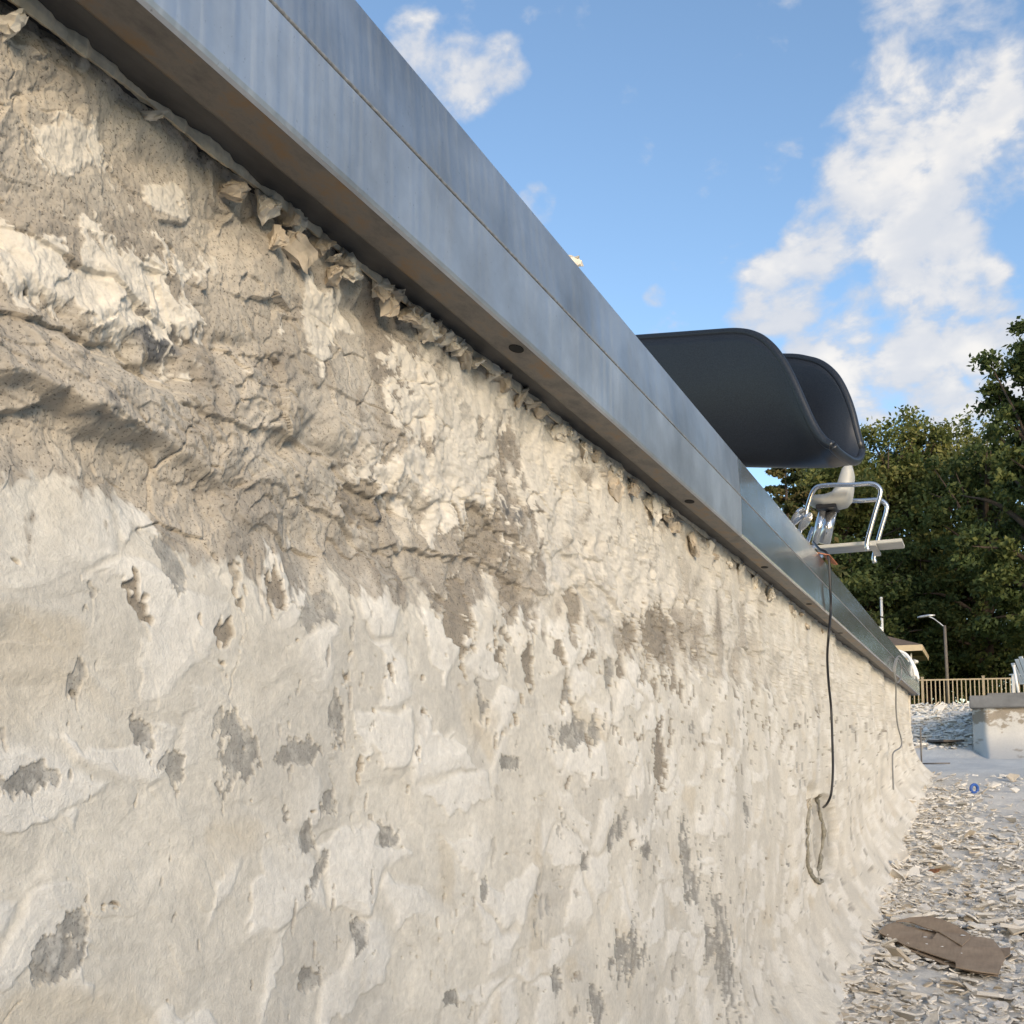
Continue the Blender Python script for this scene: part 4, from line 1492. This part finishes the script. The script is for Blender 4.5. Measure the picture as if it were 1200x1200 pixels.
def shard_col(k):
    t = r.uniform()
    base = np.array((.76, .715, .64)) if t > 0.25 else (np.array((.54, .515, .48)) if t > .08 else np.array((.56, .48, .37)))
    return base * r.uniform(.85, 1.15)


V, F_, TN = [], [], []
off = 0
for k in rest:
    vs, fs = SH[r.integers(16)]
    R3 = np.array(shard_rot(k))
    p = (vs * ss[k]) @ R3.T + np.array((sx[k], sy[k], sz[k] + lift[k] * .7 + ss[k] * .08))
    V.append(p)
    F_ += [tuple(i + off for i in q) for q in fs]
    TN.append(np.repeat(np.append(shard_col(k), 0)[None], len(vs), 0))
    off += len(vs)
V, TN = np.concatenate(V), np.concatenate(TN)
me = bpy.data.meshes.new('plaster_rubble')
me.from_pydata(V.tolist(), [], F_)
at = me.attributes.new('tone', 'FLOAT_COLOR', 'POINT')
at.data.foreach_set('color', TN.astype(np.float32).ravel())
me.materials.append(M['rubble'])
o = bpy.data.objects.new('plaster_rubble', me)
link(o)
o['kind'] = 'stuff'
tag(o, 'bed of small broken white plaster rubble covering the pool floor', 'rubble')
meshes = []
for i, (vs, fs) in enumerate(SH):
    for j in range(2):
        me = bpy.data.meshes.new('plaster_shard')
        me.from_pydata(vs.tolist(), [], fs)
        at = me.attributes.new('tone', 'FLOAT_COLOR', 'POINT')
        c = np.append(shard_col(0) * 1.04, 0)
        at.data.foreach_set('color', np.repeat(c[None], len(vs), 0).astype(np.float32).ravel())
        me.materials.append(M['rubble'])
        meshes.append(me)
for k in big:
    o = bpy.data.objects.new('plaster_shard', meshes[r.integers(len(meshes))])
    s_ = float(ss[k])
    o.matrix_world = Matrix.Translation((sx[k], sy[k], sz[k] + lift[k] * .8 + s_ * .1)) @ shard_rot(k).to_4x4() @ Matrix.Scale(s_, 4)
    link(o)
    tag(o, 'loose flat shard of white plaster lying in the rubble on pool floor', 'shard', 'larger plaster shards on the pool floor')

# ------------------------------------------------------------------ cardboard and litter
root = thing('cardboard_box', 'flattened brown cardboard box lying on the plaster rubble', 'cardboard', on_floor(1105, 1115, 0.02))


def sheet(name, pts, mat, parent, th=0.007, sub=3):
    """pts: (px, py, height above the floor)"""
    P = [on_floor(px, py, h) for (px, py, h) in pts]
    mb = MB()
    mb.prism(P, (0, 0, -th))
    o = mb.build(name, mat, parent)
    bm = bmesh.new()
    bm.from_mesh(o.data)
    bmesh.ops.triangulate(bm, faces=[f for f in bm.faces if len(f.verts) > 4])
    bm.to_mesh(o.data)
    bm.free()
    return o


sheet('lower_panel', [(1031, 1094, .05), (1056, 1084, .075), (1120, 1096, .085), (1166, 1114, .07), (1170, 1144, .05), (1140, 1139, .05), (1105, 1129, .05), (1068, 1114, .05)], M['card'], root)
sheet('front_flap', [(1029, 1092, .07), (1040, 1083, .085), (1051, 1080, .09), (1066, 1087, .09), (1081, 1092, .09), (1079, 1098, .09), (1092, 1101, .095), (1099, 1091, .10), (1122, 1096, .115), (1128, 1108, .11), (1120, 1127, .085), (1095, 1119, .075), (1060, 1107, .07)], M['card'], root)
sheet('rear_flap', [(1050, 1079, .10), (1066, 1075, .125), (1088, 1073.5, .15), (1104, 1077, .155), (1122, 1085, .15), (1137, 1095, .13), (1137, 1099, .125), (1127, 1108, .12), (1099, 1091, .112), (1082, 1086, .112), (1066, 1080, .108)], M['card'], root)
sheet('end_panel', [(1136, 1097, .12), (1150, 1098, .12), (1164, 1101, .11), (1168, 1106, .11), (1172, 1111, .11), (1184, 1110, .12), (1184, 1118, .11), (1178, 1122, .09), (1174, 1130, .08), (1170, 1141, .075), (1145, 1138, .075), (1120, 1133, .075), (1120, 1127, .085), (1128, 1108, .112)], M['card'], root)
for (px, py, w) in ((1129, 1096, .030), (1084, 1098, .024), (1086, 1106, .018), (1104, 1109, .016), (1127, 1117, .012)):
    p = on_floor(px, py, .13)
    o = bpy.data.objects.new('label_scrap', chunk_mesh('label_scrap', w, w * .8, .003, int(px), M['white'], 0))
    o.location = p - root.location
    o.rotation_euler.z = px
    link(o, root)
mb = MB()
a, b2 = on_floor(1038, 1072, .05), on_floor(1070, 1075, .06)
mb.beam(a, b2, 0.07, 0.016)
tag(mb.build('wooden_slat', M['wood'], None, 0.002), 'pale wooden slat behind the flattened cardboard box', 'slat')
mb = MB()
p = on_floor(1094, 1023, .04)
pts = [(-.05, -.03, .02), (0, -.055, .0), (.05, -.03, .015), (.075, .02, .04), (.03, .05, .01), (-.03, .06, .03), (-.07, .02, .0)]
mb.prism([p + Vector(q) for q in pts], (0, 0, .004))
tag(mb.build('dead_leaf', M['leaf_brown']), 'curled reddish brown dead leaf on the white rubble', 'leaf')
mb = MB()
p = on_floor(1142, 930, 0.0) + Vector((0, 0, .07))
ring = [p + Vector((0.045 * math.cos(t), 0.05 * math.cos(t), 0.06 * math.sin(t))) for t in np.linspace(0, 6.283, 21)]
mb.tube(ring, 0.022, 8, False)
tag(mb.build('blue_ring', M['blue']), 'small blue plastic ring standing on the pool floor', 'ring')
mb = MB()
p = on_floor(1108, 872, .0)
mb.box(p + Vector((0, 0, .08)), (0.55, .9, .05), Matrix.Rotation(.5, 3, 'Z'))
tag(mb.build('dark_board', M['darkwood'], None, 0.006), 'dark board lying at foot of the distant rubble slope', 'board')
p = on_floor(1080, 896, 0)
mb = MB()
mb.tube([p, p + Vector((0.0, 0, .78))], 0.016, 8)
mb.tube([p + Vector((0, 0, .02)), p + Vector((.55, -.1, .03))], 0.014, 8)  # thin dark tube on the floor modelled as the rod's shadow line
tag(mb.build('rod_and_shadow_line', M['pole']), 'thin upright dark metal rod past the wall end, its shadow line modelled as a tube', 'rod')
